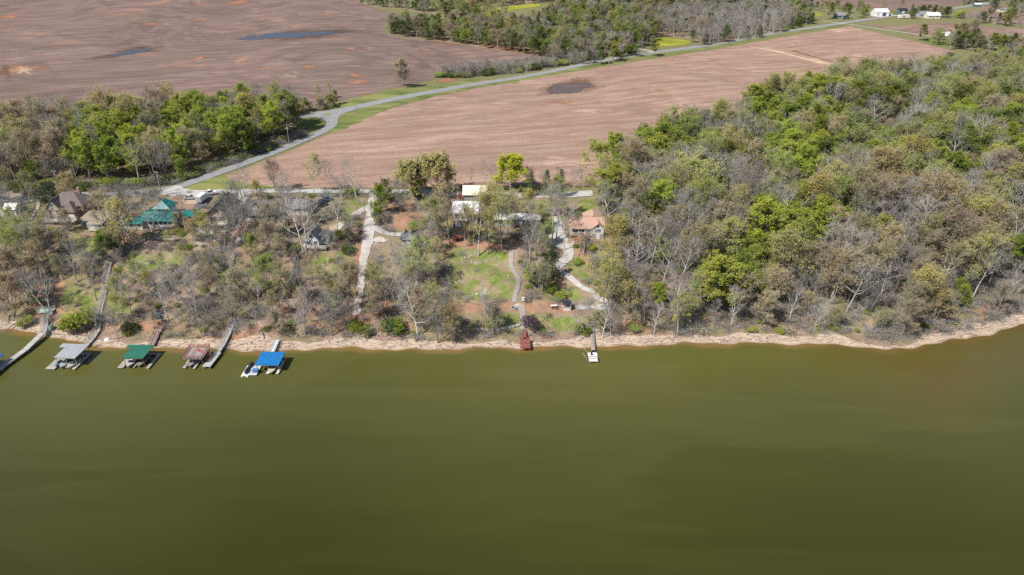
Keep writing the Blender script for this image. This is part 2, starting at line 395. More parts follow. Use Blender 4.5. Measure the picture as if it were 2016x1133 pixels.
xs = tensor_axis([(-8000,-2000,1000), (-2000,-700,130), (-700,-220,10), (-220,230,1.1), (230,700,8), (700,2000,130), (2000,8000,1000)])
ys = tensor_axis([(-6000,-500,1100), (-500,100,60), (100,155,11), (155,275,1.0), (275,420,3.0), (420,1100,6.0), (1100,2000,60), (2000,8000,750)])
me, X, Y = grid_mesh('ground', xs, ys, hgt)
D = inland(X, Y)
put_attr(me, 'inl', D)
put_attr(me, 'sand', np.where(D < 20, smooth(4.6, 3.2, D + 1.7*np.sin(X/5.3)*np.sin(X/13.1)+.5*np.sin(X/5.3) + 1.1*np.sin(X/17.+2) + .5*np.sin(X/2.2)), 0))
put_attr(me, 'bank', smooth(3.5, 5.5, D) * smooth(12, 8, D))
put_attr(me, 'plateau', smooth(72, 92, D))
put_attr(me, 'wood', np.max([poly_weight(p, X, Y, 5) for p in W_WOODS.values()], 0))
put_attr(me, 'grass', np.max([poly_weight(p, X, Y, 3.4) for p in W_LAWNS], 0))
put_attr(me, 'dirt', np.max([poly_weight(p, X, Y, 2.2) for p in W_DIRTS], 0))
me.materials.append(ground_material())
ground = bpy.data.objects.new('ground', me); COL.objects.link(ground)
tag(ground, 'leaf-littered hillside and grassy plateau with a pale sandy shore', kind='structure')

# ---- water
def water_material():
    t = NT('lake_water'); p = t.pos()
    # silt drifting in long streaks parallel to the shore
    q = t.mapping(p, (.010, .030, 1)); a = t.noise(q, 1.0, 5, .55, 1.2); b = t.noise(t.mapping(p, (.004, .012, 1), loc=(3, 7, 0)), 1.0, 4, .5, .8)
    f = t.math('ADD', t.math('MULTIPLY', a, .5), t.math('MULTIPLY', b, .5))
    deep = t.ramp(f, [(.36, (.0165,.0178,.0004)), (.5, (.0195,.0208,.0005)), (.64, (.0240,.0252,.0008))])  # open-water tone, darkened to paint in vignette falloff
    s = t.attr('shore').outputs['Fac']
    sn = t.math('ADD', s, t.math('MULTIPLY', t.math('SUBTRACT', t.noise(t.mapping(p, (.012, .06, 1), loc=(2, 5, 0)), 1.0, 5, .6, 1.5), .5), .18))
    c = t.mix(t.ramp(sn, [(.0, 0.0), (.5, .42), (1, 1.0)]), deep, (.100,.097,.024))
    c = t.mix(t.ramp(t.attr('edge').outputs['Fac'], [(0.2, 0.0), (1, .9)]), c, (.21,.125,.045))
    fr = t.noise(t.mapping(p, (.006, .030, 1), rot=(0, 0, .10), loc=(1.3, 2.7, 0)), 1.0, 4, .5, .8); c = t.mix(t.math('MULTIPLY', s, t.ramp(fr, [(.46, 0.0), (.49, .20), (.64, .0)])), c, (.125,.122,.045))
    c = t.mix(t.math('MULTIPLY', t.attr('plume').outputs['Fac'], t.ramp(t.noise(t.mapping(p, (.02, .05, 1)), 1.0, 4, .6, 1.0), [(.35, .45), (.6, .95)])), c, (.098,.070,.018))
    w1 = t.noise(t.mapping(p, (1.0, 2.2, 1)), .55, 4, .6); w2 = t.noise(t.mapping(p, (1.0, 1.8, 1), rot=(0,0,.5)), 3.0, 3, .6)
    h = t.math('ADD', w1, t.math('MULTIPLY', w2, .35))
    b_ = t.principled(c, .12, .5, normal=t.bump(h, .3, .12)); b_.inputs['IOR'].default_value = 1.33
    return t.m
xs = tensor_axis([(-8000,-1000,1000), (-1000,-230,60), (-230,240,2.0), (240,1000,60), (1000,8000,1000)])
ys = tensor_axis([(-6000,-300,600), (-300,60,40), (60,140,8), (140,196,.8), (196,340,16)])
me, X, Y = grid_mesh('water', xs, ys, lambda x, y: x * 0)
D = inland(X, Y); put_attr(me, 'shore', np.clip(1 + (D + 6*np.sin(X/39.) + 3*np.sin(X/17.7+1))/115., 0, 1)**1.3); put_attr(me, 'edge', smooth(-3.2, 0, D + .8*np.sin(X/4.)))  # paler silt inshore; the fade outward also paints a vignette's darkening into the colour
put_attr(me, 'plume', smooth(-34, -6, D + 6*np.sin(X/13.)) * smooth(62, 118, X))
me.materials.append(water_material())
water = bpy.data.objects.new('water', me); COL.objects.link(water); tag(water, 'still olive-green silty lake water', kind='structure')

# ---- ploughed fields
def field_material(name, rowdir, soil, straw, clay, seed, contrast=1.0, clay_at=.62):
    t = NT(name); p = t.pos(); ang = math.atan2(rowdir[1], rowdir[0])
    warp = t.noise(t.mapping(p, (.006, .006, .006), loc=(seed, 0, 0)), 1.0, 2, .5)
    sep = t.n('ShaderNodeVectorMath', operation='ADD'); t.l(p, sep.inputs[0])
    cmb = t.n('ShaderNodeCombineXYZ'); t.l(t.math('MULTIPLY', t.math('SUBTRACT', warp, .5), 34.0), cmb.inputs[1]); t.l(cmb.outputs[0], sep.inputs[1])
    q = t.mapping(sep.outputs[0], (1, 1, 1), rot=(0, 0, -ang))
    r1 = t.noise(t.mapping(q, (.018, .75, 1)), 1.0, 4, .65)
    r2 = t.noise(t.mapping(q, (.03, .16, 1), loc=(seed, seed, 0)), 1.0, 4, .6)
    r3 = t.noise(t.mapping(q, (.10, 1.9, 1), loc=(1, seed, 0)), 1.0, 3, .7)
    big = t.noise(t.mapping(p, (.011, .017, 1), loc=(seed * 3, 0, 0)), 1.0, 5, .6, .6)
    fin = t.noise(p, 1.3, 4, .7)
    f = t.math('ADD', t.math('ADD', t.math('MULTIPLY', r1, .24), t.math('MULTIPLY', r2, .28)), t.math('ADD', t.math('MULTIPLY', r3, .20), t.math('MULTIPLY', fin, .28)))
    dk = tuple(c * .72 for c in soil)
    c = t.ramp(f, [(.36, dk), (.47, soil), (.57, straw), (.68, tuple(min(1, c * 1.25) for c in straw))])
    c = t.mix(t.ramp(big, [(.36, .55 * contrast), (.50, 0.0)]), c, tuple(s * .62 for s in soil))
    c = t.mix(t.ramp(big, [(clay_at, 0.0), (clay_at + .1, .8)]), c, clay)
    sw = t.noise(t.mapping(q, (.004, .022, 1), loc=(seed * 2, 4, 0)), 1.0, 4, .55, .8); c = t.mix(t.ramp(sw, [(.50, 0.0), (.60, .55 * contrast)]), c, tuple(s * k for s, k in zip(soil, (.80, .92, .85))))
    pale = t.noise(t.mapping(p, (.02, .05, 1), loc=(9, seed, 0)), 1.0, 5, .65)
    c = t.mix(t.ramp(pale, [(.62, 0.0), (.72, .6)]), c, tuple(min(1, s * 1.55) for s in straw))
    t.principled(c, .97, .08, normal=t.bump(f, .8, .3)); return t.m
def wdir(a, b):
    A, B = G(*a), G(*b); return (B - A).normalized()
M_FIELD_C = field_material('field_centre', wdir((560,345),(1100,300)), (.285,.178,.135), (.425,.298,.225), (.45,.26,.17), 1.7, .45, .66)
M_FIELD_L = field_material('field_left', wdir((80,235),(560,200)), (.175,.117,.100), (.275,.198,.170), (.38,.20,.12), 5.3, .9, .595)
M_FIELD_R = field_material('field_right', wdir((1500,110),(1650,80)), (.21,.132,.102), (.33,.235,.185), (.40,.21,.12), 8.1, .7, .62)
def yel(name, a, b):
    t = NT(name); p = t.pos(); n = t.noise(t.mapping(p, (.03, .12, 1)), 1.0, 5, .6); t.principled(t.ramp(n, [(.36, a), (.62, b)]), .95, .1); return t.m
M_YEL = yel('rapeseed', (.17,.20,.03), (.36,.34,.045)); M_GRN = yel('pasture', (.075,.105,.025), (.16,.18,.05))
FIELDS = [
 ('field', 'large reddish-brown ploughed field between the diagonal road and the gravel lane', M_FIELD_C,
  [(400,364),(470,338),(560,303),(640,268),(690,244),(770,215),(880,186),(1000,162),(1180,134),(1420,96),(1600,64),(1672,52),(1780,78),(1880,102),(1760,150),
   (1620,192),(1500,232),(1455,262),(1300,304),(1200,352),(1180,366),(1000,367),(800,369),(560,371),(440,371)], 6.0, .10, 1.2),
 ('field', 'wide purple-brown ploughed field beyond the green grove, with ponds', M_FIELD_L,
  [(-260,280),(0,268),(200,252),(420,240),(600,222),(640,206),(760,176),(850,158),(900,141),(1000,134),(1090,120),(1000,102),(880,84),(764,70),(752,45),(830,40),(740,18),(712,8),(712,-35),(-700,-35)], 9.0, .10, 3),
 ('field', 'brown ploughed field to the right beyond the field drive', M_FIELD_R,
  [(1690,48),(1760,52),(1860,45),(1960,55),(2100,62),(2300,80),(2300,112),(2080,104),(1985,92),(1935,84),(1870,74),(1800,66)], 9.0, .10, 2),
 ('field', 'far brown ploughed field behind the white barn', M_FIELD_L,
  [(1575,6),(1640,13),(1730,17),(1800,22),(1850,19),(1885,10),(1930,-2),(1980,-30),(1560,-30)], 14.0, .10, 2),
 ('field', 'sliver of ploughed field behind the wood at the frame edge', M_FIELD_R, [(1945,106),(2010,106),(2200,112),(2200,128),(2010,122)], 9.0, .10, 2),
 ('field', 'bright yellow flowering field beside the diagonal road', M_YEL, [(1288,78),(1300,73),(1340,78),(1362,83),(1350,88),(1310,92),(1290,94)], 6.0, .12, 2),
 ('field', 'far yellow flowering field among the woods', M_YEL, [(957,22),(985,14),(1062,7),(1064,13),(1010,20),(975,30),(965,36),(958,34)], 9.0, .12, 2),
 ('field', 'yellow flowering strip left of the white barn', M_YEL, [(1572,23),(1618,26),(1620,32),(1580,31)], 9.0, .12, 2),
 ('field', 'pale green far pasture at the top edge', M_GRN, [(780,8),(800,3),(870,-3),(870,3),(840,8)], 9.0, .12, 2),
 ('field', 'dull tan meadow left of the far highway', M_FIELD_R, [(1880,28),(1990,8),(2200,-8),(2200,50),(1990,48),(1940,40)], 12.0, .10, 2),
]
for nm, lb, m, px, st, off, jit in FIELDS: tag(sheet(nm, GP(px, 4), st, off, m, jit), lb, kind='structure')
# bare clay scars, gullies and the field's pale drains
clay_m = plain('clay_scar', (.40,.20,.125), .97, .05, .35, .15); pale_m = plain('pale_track', (.50,.36,.24), .97, .05, .3, .25)
damp_m = plain('damp_soil', (.115,.078,.06), .8, .2, .3, .1); damp_r = plain('damp_rim', (.17,.10,.055), .9, .1, .35, .2)
SOFT = {}
def soften(mat, hard):
    """the same surface, thinning out towards the rim of its patch"""
    k = (mat.name, hard)
    if k in SOFT: return SOFT[k]
    m = mat.copy(); t = m.node_tree; out = [n for n in t.nodes if n.type == 'OUTPUT_MATERIAL'][0]; src = out.inputs[0].links[0].from_socket
    at_ = t.nodes.new('ShaderNodeAttribute'); at_.attribute_name = 'fade'; ge = t.nodes.new('ShaderNodeNewGeometry'); nz = t.nodes.new('ShaderNodeTexNoise'); t.links.new(ge.outputs['Position'], nz.inputs['Vector']); nz.inputs['Scale'].default_value = .9 if hard else .35; nz.inputs['Detail'].default_value = 6; nz.inputs['Roughness'].default_value = .7
    ad = t.nodes.new('ShaderNodeMath'); ad.operation = 'MULTIPLY_ADD'; t.links.new(nz.outputs['Fac'], ad.inputs[0]); ad.inputs[1].default_value = .6 if hard else 1.5; t.links.new(at_.outputs['Fac'], ad.inputs[2])
    mr = t.nodes.new('ShaderNodeMapRange'); mr.interpolation_type = 'SMOOTHSTEP'; t.links.new(ad.outputs[0], mr.inputs[0]); c = .62 if hard else 1.2; mr.inputs[1].default_value = c - (.06 if hard else .35); mr.inputs[2].default_value = c + (.06 if hard else .35); mr.inputs[4].default_value = 1.0 if hard else .8
    tr = t.nodes.new('ShaderNodeBsdfTransparent'); mx = t.nodes.new('ShaderNodeMixShader'); t.links.new(mr.outputs[0], mx.inputs[0]); t.links.new(tr.outputs[0], mx.inputs[1]); t.links.new(src, mx.inputs[2]); t.links.new(mx.outputs[0], out.inputs[0]); SOFT[k] = m; return m
def blob(name, label, px, rx, ry, mat, off, rough=.25, step=3.0, rot=0.0, n=40, hard=False):
    """an irregular patch centred on a pixel, rx/ry in photo pixels"""
    c0 = G(*px); rim = []
    for k in range(n):
        a = k * 6.28318 / n; r = 1.25 * (1 + rough * mnoise.noise((math.cos(a)*1.6 + px[0], math.sin(a)*1.6 + px[1], 0)) * 2)
        u, v = math.cos(a)*rx*r, math.sin(a)*ry*r; g = G(px[0] + u, px[1] + v + u * rot); rim.append((g.x, g.y))
    A = np.array(rim); R_ = 8; vs = [(c0.x, c0.y)]; fd = [1.0]
    for j in range(1, R_ + 1):
        t = j / R_; vs += [(c0.x + (q[0]-c0.x)*t, c0.y + (q[1]-c0.y)*t) for q in A]; fd += [1 - t] * n
    V = np.array(vs); z = hgt(V[:, 0], V[:, 1]) + off; fs = [(0, 1 + k, 1 + (k+1) % n) for k in range(n)]
    for j in range(R_ - 1): fs += [(1 + j*n + k, 1 + (j+1)*n + k, 1 + (j+1)*n + (k+1) % n, 1 + j*n + (k+1) % n) for k in range(n)]
    me = bpy.data.meshes.new(name); me.from_pydata([(a, b, c) for (a, b), c in zip(vs, z)], [], fs); bm = bmesh.new(); bm.from_mesh(me)
    for f in bm.faces:
        if f.normal.z < 0: f.normal_flip()
    bm.to_mesh(me); bm.free(); put_attr(me, 'fade', fd); me.materials.append(soften(mat, hard)); o = bpy.data.objects.new(name, me); COL.objects.link(o); return tag(o, label, kind='structure')
for i, (c, rx, ry, rot) in enumerate([((610,132),17,3.5,0),((20,33),30,5,-.06),((395,40),26,1.8,-.12),((300,48),30,2.2,-.1),((470,5),34,3,-.1),((395,9),20,2,-.1),((395,115),16,4,-.35),((440,103),12,2,-.2),
        ((40,138),36,9,-.08),((520,136),14,3,0),((690,96),14,3.5,-.1),((700,150),18,5,.05),((820,97),10,2,0),((730,95),12,2.4,0),((700,163),30,4,-.05),((880,158),26,4,-.12),((640,30),20,1.2,-.1),
        ((1105,203),30,3,.12),((950,160),16,2,-.1),((1300,178),11,3,.1),((300,207),22,3,-.1),((1810,70),20,2.4,.12),((1430,3),20,5,0),((1525,-1),22,5,0)]):
    blob('clay_patch', 'bare orange clay patch in a ploughed field', c, rx, ry, clay_m, .145, .5, 2.5, rot)
for c, rx, ry, rot in [((1000,96),60,5,.13),((1060,112),22,5,.1),((880,86),40,1.6,.1)]:
    blob('damp_patch', 'damp red-brown earth along the far wood edge', c, rx, ry, plain('red_damp', (.27,.13,.075), .95, .05, .3, .1), .143, .4, 3, rot)
blob('clay_patch', 'large pale sandy patch beside a bare knoll at the left edge', (48,140), 22, 7, pale_m, .16, .5, 2.5)
blob('clay_patch', 'dark bare knoll at the left frame edge', (8,143), 16, 9, damp_r, .165, .4, 2.5)
blob('clay_patch', 'pale eroded corner of the ploughed field by the road', (815,217), 26, 8, plain('pale_soil', (.40,.28,.21), .97, .05, .25, .12), .145, .5, 2.5, -.2)
strip('field_track', pxline([(1472,92),(1530,102),(1590,118),(1640,128),(1685,134)]), 4, .15, pale_m, 4, 1.5, widths=[1.5,4,3,5,2]); tag(bpy.data.objects['field_track'], 'pale washed-out track crossing the ploughed field', kind='structure')
strip('gully', pxline([(1560,100),(1600,112),(1640,122),(1690,132)]), 2.2, .165, damp_r, 4, 1.0); tag(bpy.data.objects['gully'], 'dark narrow gully crossing the ploughed field', kind='structure')
# ponds
def pond_material(name, col, rough):
    t = NT(name); p = t.pos(); n = t.noise(t.mapping(p, (.05, .15, 1)), 1.0, 4, .6)
    t.principled(t.ramp(n, [(.35, tuple(c * .8 for c in col)), (.65, tuple(c * 1.2 for c in col))]), rough, .22, normal=t.bump(t.noise(p, 2, 3), .1, .05)); return t.m
blob('pond_rim', 'dark wet rim around the blue field pond', (585,70), 112, 8.5, damp_m, .17, .5, 4, -.05)
blob('pond', 'long shallow blue pond in the far ploughed field', (563,70.5), 78, 6.0, pond_material('pond_blue', (.022,.024,.06), .25), .21, .55, 4, -.06, hard=True)
blob('pond_rim', 'dark wet rim around the slender far pond', (262,103), 62, 7, damp_m, .17, .5, 4, -.14)
blob('pond', 'slender grey-blue puddle in the far ploughed field', (262,103.5), 42, 4.2, pond_material('pond_grey', (.05,.045,.055), .3), .21, .3, 3, -.15, hard=True)
blob('pond_rim', 'brown wet rim around the muddy puddle', (1122,173), 66, 15, damp_r, .15, .3, 3, -.09)
blob('pond', 'muddy mauve-brown puddle in the central ploughed field', (1117,173), 50, 10.5, pond_material('pond_mud', (.12,.085,.075), .45), .19, .28, 2.5, -.10, hard=True)

# ---- roads
def road_material(name, a, b, scale=.5):
    t = NT(name); p = t.pos(); n = t.noise(p, scale, 5, .65); f = t.noise(p, scale * 12, 3, .7)
    m = t.math('ADD', t.math('MULTIPLY', n, .55), t.math('MULTIPLY', f, .45)); t.principled(t.ramp(m, [(.35, a), (.65, b)]), .92, .15, normal=t.bump(f, .3, .03)); return t.m
M_ASPH = road_material('old_asphalt', (.21,.21,.21), (.31,.31,.31)); M_GRAV = road_material('white_gravel', (.31,.295,.27), (.55,.53,.50), .9)
M_CONC = road_material('concrete', (.34,.31,.28), (.56,.52,.48), .7); M_ASPH_D = road_material('dark_asphalt', (.10,.10,.11), (.16,.16,.17))
M_PATH = road_material('stone_path', (.22,.19,.17), (.40,.36,.33), 1.2); M_VERGE = yel('verge_grass', (.10,.13,.035), (.23,.23,.085))
def S(name, label, *a, **k): return tag(strip(name, *a, **k), label, kind='structure')
# green verges under the roads
S('verge', 'strip of rough green grass along the diagonal road', pxline([(600,236),(660,224),(700,214),(860,182),(950,166),(1110,139),(1289,107),(1420,88),(1598,57),(1660,48)]), 12.5, .118, M_VERGE, 5, 5, 6)
S('verge', 'broad green bank where the two roads meet', pxline([(655,262),(690,236),(740,214),(800,199)]), 10, .121, M_VERGE, 3, 3, 5, widths=[3,14,12,4])
S('verge', 'green bank above the road near the lone tree', pxline([(640,215),(720,198),(790,184),(880,170),(960,156)]), 10, .124, M_VERGE, 3, 3, 5, widths=[5,15,16,12,4])
tag(sheet('lawn', GP([(585,238),(628,234),(642,242),(640,252),(605,268),(592,270)], 3), 2, .13, M_VERGE, .8), 'green grass island between the two road branches', kind='structure')
tag(sheet('lawn', GP([(352,375),(420,350),(440,346),(470,360),(560,370),(560,374),(420,378)], 3), 2, .11, M_VERGE, 1), 'wedge of green grass between the road and the gravel lane', kind='structure')
S('road', 'pale grey country road running diagonally to the far farms', pxline([(300,262),(480,243),(585,231),(640,222),(700,212),(860,180),(950,164),(1110,136),(1289,104),(1420,85.5),(1598,55),(1660,46),(1736,35),(1858,21),(1919,10.7),(2016,1),(2250,-16)]), 7.0, .175, M_ASPH, 4)
S('road', 'narrow grey side road curving past the green grove', pxline([(-200,391),(0,389),(160,386),(250,383),(300,378),(345,370),(430,341),(520,308),(600,275),(638,258),(653,246),(654,236),(664,225),(690,216)]), 5.6, .185, M_ASPH, 2)
S('road', 'short road branch closing the grass island', pxline([(612,229),(636,231),(650,238),(655,246)]), 5.0, .195, M_ASPH, 2)
S('gravel_lane', 'white gravel lane behind the lakeside houses', pxline([(328,374),(352,379),(380,380.5),(440,378.5),(520,377),(640,377.5),(740,378),(810,378.5),(900,383),(1000,384),(1060,385),(1130,384),(1168,381)]), 4.2, .205, M_GRAV, 1.5, .8, widths=[9,5,4,4,4,4,4.5,4,4,4,4,6,5])
S('driveway', 'long pale concrete driveway running straight down to the shore', pxline([(737,378),(733,402),(729,425),(726,450),(722,480),(716,512),(711,550),(706,590),(702,621)]), 3.6, .215, M_CONC, 1.0, .5, widths=[4,3.2,3.2,3.8,4.2,2.8,2.5,2.4,2.3])
S('driveway', 'curved side drive to the grey-roofed cabin', pxline([(728,447),(750,456),(775,462),(800,466),(818,470)]), 3, .222, M_CONC, 1.0, .4)
S('driveway', 'short drive branching to the white cabin', pxline([(730,408),(712,416),(696,426),(682,436),(668,446),(655,456)]), 2.8, .226, M_CONC, 1.0, .4)
S('driveway', 'concrete drive beside the tan gabled house', pxline([(482,378),(476,392),(470,406),(462,422),(452,440),(444,456)]), 4, .23, M_CONC, 1.0, .4, widths=[6,5,4,3.5,3.5,3])
S('driveway', 'dark asphalt drive in front of the white trailer', pxline([(412,384),(402,396),(388,410),(372,420)]), 3.6, .234, M_ASPH_D, 1.0, .2)
S('driveway', 'white gravel drive beside the salmon-roofed house', pxline([(1092,420),(1097,440),(1097,465),(1104,482),(1118,494),(1117,508),(1104,520),(1098,530)]), 4, .238, M_GRAV, .8, .6, widths=[2.2,2.8,3.4,5.4,6.4,3.4,2.6,2.4])
S('driveway', 'white gravel track winding down to the terrace', pxline([(1098,528),(1112,540),(1130,554),(1150,568),(1172,582),(1196,596)]), 1.7, .246, M_GRAV, .8, .6)
S('driveway', 'white gravel pad along the lower terrace', pxline([(1135,607),(1160,606),(1200,606)]), 2.6, .242, M_GRAV, .8, 1.0)
blob('gravel_pad', 'white gravel turning pad behind the salmon-roofed house', (1146,384), 18, 5, M_GRAV, .25, .2, 1.5, hard=True)
S('driveway', 'white gravel parking strip beside the cream-roofed barn', pxline([(985,384),(978,400),(972,418),(968,436)]), 5, .254, M_GRAV, 1.0, .8)
blob('patio', 'pale concrete patio beside the straight driveway', (748,474), 15, 6, M_CONC, .258, .2, 1.0, hard=True)
blob('patio', 'pale parking pad behind the brown-roofed house', (147,394), 9, 5, M_CONC, .258, .15, 1.0, hard=True)
blob('patio', 'tan gravel yard beside the white trailer', (372,398), 18, 7, plain('tan_gravel', (.40,.31,.23), .95, .1, .25, .8), .1, .25, 1.2, hard=True)
blob('patio', 'tan gravel yard behind the white cabin', (657,452), 12, 7, plain('tan_gravel', (.40,.31,.23)), .262, .2, 1.0, hard=True)
blob('patio', 'pale gravel patch at the left frame edge', (2,424), 14, 9, M_CONC, .2, .25, 1.0, hard=True)
S('footpath', 'winding concrete kerb path at the left end of the houses', pxline([(28,404),(50,399),(74,394)]), 1.3, .2, M_CONC, .8, .3)
S('footpath', 'curved kerb beside the brown-roofed house', pxline([(77,394),(76,406),(70,418),(62,434)]), 1.0, .2, M_CONC, .8, .3)
S('footpath', 'grey stone path winding down the green lawn', pxline([(1008,492),(1006,510),(1007,528),(1018,545),(1020,562),(1015,580),(1012,596)]), 1.5, .2, M_PATH, .6, .3)
S('footpath', 'stone path from the terrace to the red deck', pxline([(1016,600),(1026,606),(1029,618),(1028,634),(1030,652)]), 1.6, .2, M_PATH, .6, .3, widths=[2.4,1.8,1.6,1.5,1.5])
S('footpath', 'mown track curving along the left edge of the lawn', pxline([(878,540),(888,562),(905,582),(925,594),(945,600)]), 1.1, .2, plain('dry_grass', (.30,.25,.12), .95, .1, .3, .8), .8, .5)
S('driveway', 'pale farm drive branching from the road by the barn', pxline([(1618,42),(1650,46),(1700,53),(1760,62),(1830,72),(1856,77)]), 2.4, .215, M_CONC, 5, .6)
S('driveway', 'pale drive into the far woods beside the road', pxline([(1290,104),(1262,98),(1220,90),(1150,82),(1085,74),(1060,66)]), 3.5, .215, M_CONC, 5, .6)
S('driveway', 'gravel apron in front of the white barn', pxline([(1725,34),(1750,31),(1770,31),(1790,33)]), 10, .22, M_CONC, 5, 1)
S('driveway', 'pale farm track behind the wide-crowned oak', pxline([(1880,82),(1930,88),(1975,92)]), 3.2, .215, M_CONC, 5, .6)
tag(sheet('lawn', GP([(1805,78),(1850,72),(1870,82),(1890,92),(1850,90)], 3), 4, .13, M_GRN, 1), 'small green yard by the far white house', kind='structure')
tag(sheet('lawn', GP([(1740,22),(1810,22),(1830,30),(1800,34),(1760,30)], 3), 5, .13, M_GRN, 1), 'green yard behind the white barn', kind='structure')
tag(sheet('lawn', GP([(1540,50),(1570,44),(1600,46),(1590,54),(1540,62)], 3), 5, .13, M_VERGE, 1), 'bright green roadside lawn before the far woods', kind='structure')

# ================================================================ PLANTS
def leaf_material(name, default, trans=.28, var=.28):
    t = NT(name); at = t.attr('tint', 'INSTANCER'); g = t.n('ShaderNodeNewGeometry')
    v = t.math('ADD', t.math('MULTIPLY', g.outputs['Random Per Island'], 2 * var), 1 - var)
    has = t.math('GREATER_THAN', at.outputs['Fac'], .0005)
    c = t.mix(has, default, at.outputs['Color'])
    sc = t.n('ShaderNodeVectorMath', operation='SCALE'); t.l(c, sc.inputs[0]); t.l(v, sc.inputs['Scale'])
    d = t.n('ShaderNodeBsdfDiffuse'); t.l(sc.outputs[0], d.inputs[0])
    tr = t.n('ShaderNodeBsdfTranslucent'); t.l(sc.outputs[0], tr.inputs[0])
    mx = t.n('ShaderNodeMixShader'); mx.inputs[0].default_value = trans; t.l(d.outputs[0], mx.inputs[1]); t.l(tr.outputs[0], mx.inputs[2])
    t.l(mx.outputs[0], t.out.inputs[0]); return t.m
def bark_material(name, a, b):
    t = NT(name); p = t.n('ShaderNodeTexCoord').outputs['Object']; r = t.n('ShaderNodeObjectInfo').outputs['Random']
    n = t.noise(t.mapping(p, (2, 2, .5)), 1.5, 4, .65); c = t.ramp(n, [(.3, a), (.7, b)])
    sc = t.n('ShaderNodeVectorMath', operation='SCALE'); t.l(c, sc.inputs[0]); t.l(t.math('ADD', t.math('MULTIPLY', r, .6), .7), sc.inputs['Scale'])
    t.principled(sc.outputs[0], .95, .1); return t.m
M_BARK = bark_material('bark', (.20,.175,.15), (.46,.42,.37)); M_BARK_P = bark_material('pale_bark', (.34,.32,.29), (.66,.63,.59))
M_TWIG = bark_material('twigs', (.24,.22,.195), (.41,.38,.345)); M_LEAF = leaf_material('leaves', (.12,.13,.04)); M_NEEDLE = leaf_material('needles', (.05,.075,.025), .15)

class Tree:
    def __init__(s, seed): s.r = random.Random(seed); s.wood = MB(); s.v = []; s.f = []; s.mi = []; s.tips = []
    def rv(s): return Vector((s.r.gauss(0,1), s.r.gauss(0,1), s.r.gauss(0,1))).normalized()
    def path(s, p, d, L, n, jit, trop):
        pts = [p.copy()]
        for i in range(n):
            d = (d + s.rv() * jit + Vector((0,0,trop))).normalized(); p = p + d * (L / n); pts.append(p.copy())
        return pts, d
    def limb(s, pts, r0, r1, nside):
        n = len(pts); o = len(s.wood.v)
        for i, p in enumerate(pts):
            d = (pts[min(i+1, n-1)] - pts[max(i-1, 0)]).normalized(); q = d.to_track_quat('Z', 'Y'); r = r0 + (r1 - r0) * i / (n - 1)
            for k in range(nside):
                a = k * 6.28318 / nside; s.wood.v.append(tuple(p + q @ Vector((math.cos(a)*r, math.sin(a)*r, 0))))
        for i in range(n-1):
            for k in range(nside):
                s.wood.f.append((o+i*nside+k, o+i*nside+(k+1) % nside, o+(i+1)*nside+(k+1) % nside, o+(i+1)*nside+k)); s.wood.mi.append(0)
    def twig(s, a, b, w):
        d = (b - a); n = d.cross(s.rv()).normalized() * (w / 2); m = d.cross(n).normalized() * (w / 2); o = len(s.v)
        s.v += [tuple(a + n), tuple(a - n), tuple(b), tuple(a + m), tuple(a - m)]
        s.f += [(o, o+1, o+2), (o+3, o+4, o+2)]; s.mi += [0, 0]
    def leaf(s, p, sz, up=1.9):
        n = (s.rv() + Vector((0,0,up))).normalized(); u = n.cross(s.rv()).normalized(); w = n.cross(u); a = sz * s.r.uniform(.7, 1.3); b = a * s.r.uniform(.6, 1.0); o = len(s.v)
        s.v += [tuple(p - u*a*.5), tuple(p + w*b*.5), tuple(p + u*a*.5 + n*a*.12), tuple(p - w*b*.5)]
        s.f.append((o, o+1, o+2, o+3)); s.mi.append(1)
    def crown_mesh(s, name, mats):
        me = bpy.data.meshes.new(name); me.from_pydata(s.v, [], s.f)
        for m in mats: me.materials.append(m)
        me.polygons.foreach_set('material_index', s.mi); me.update(); return me
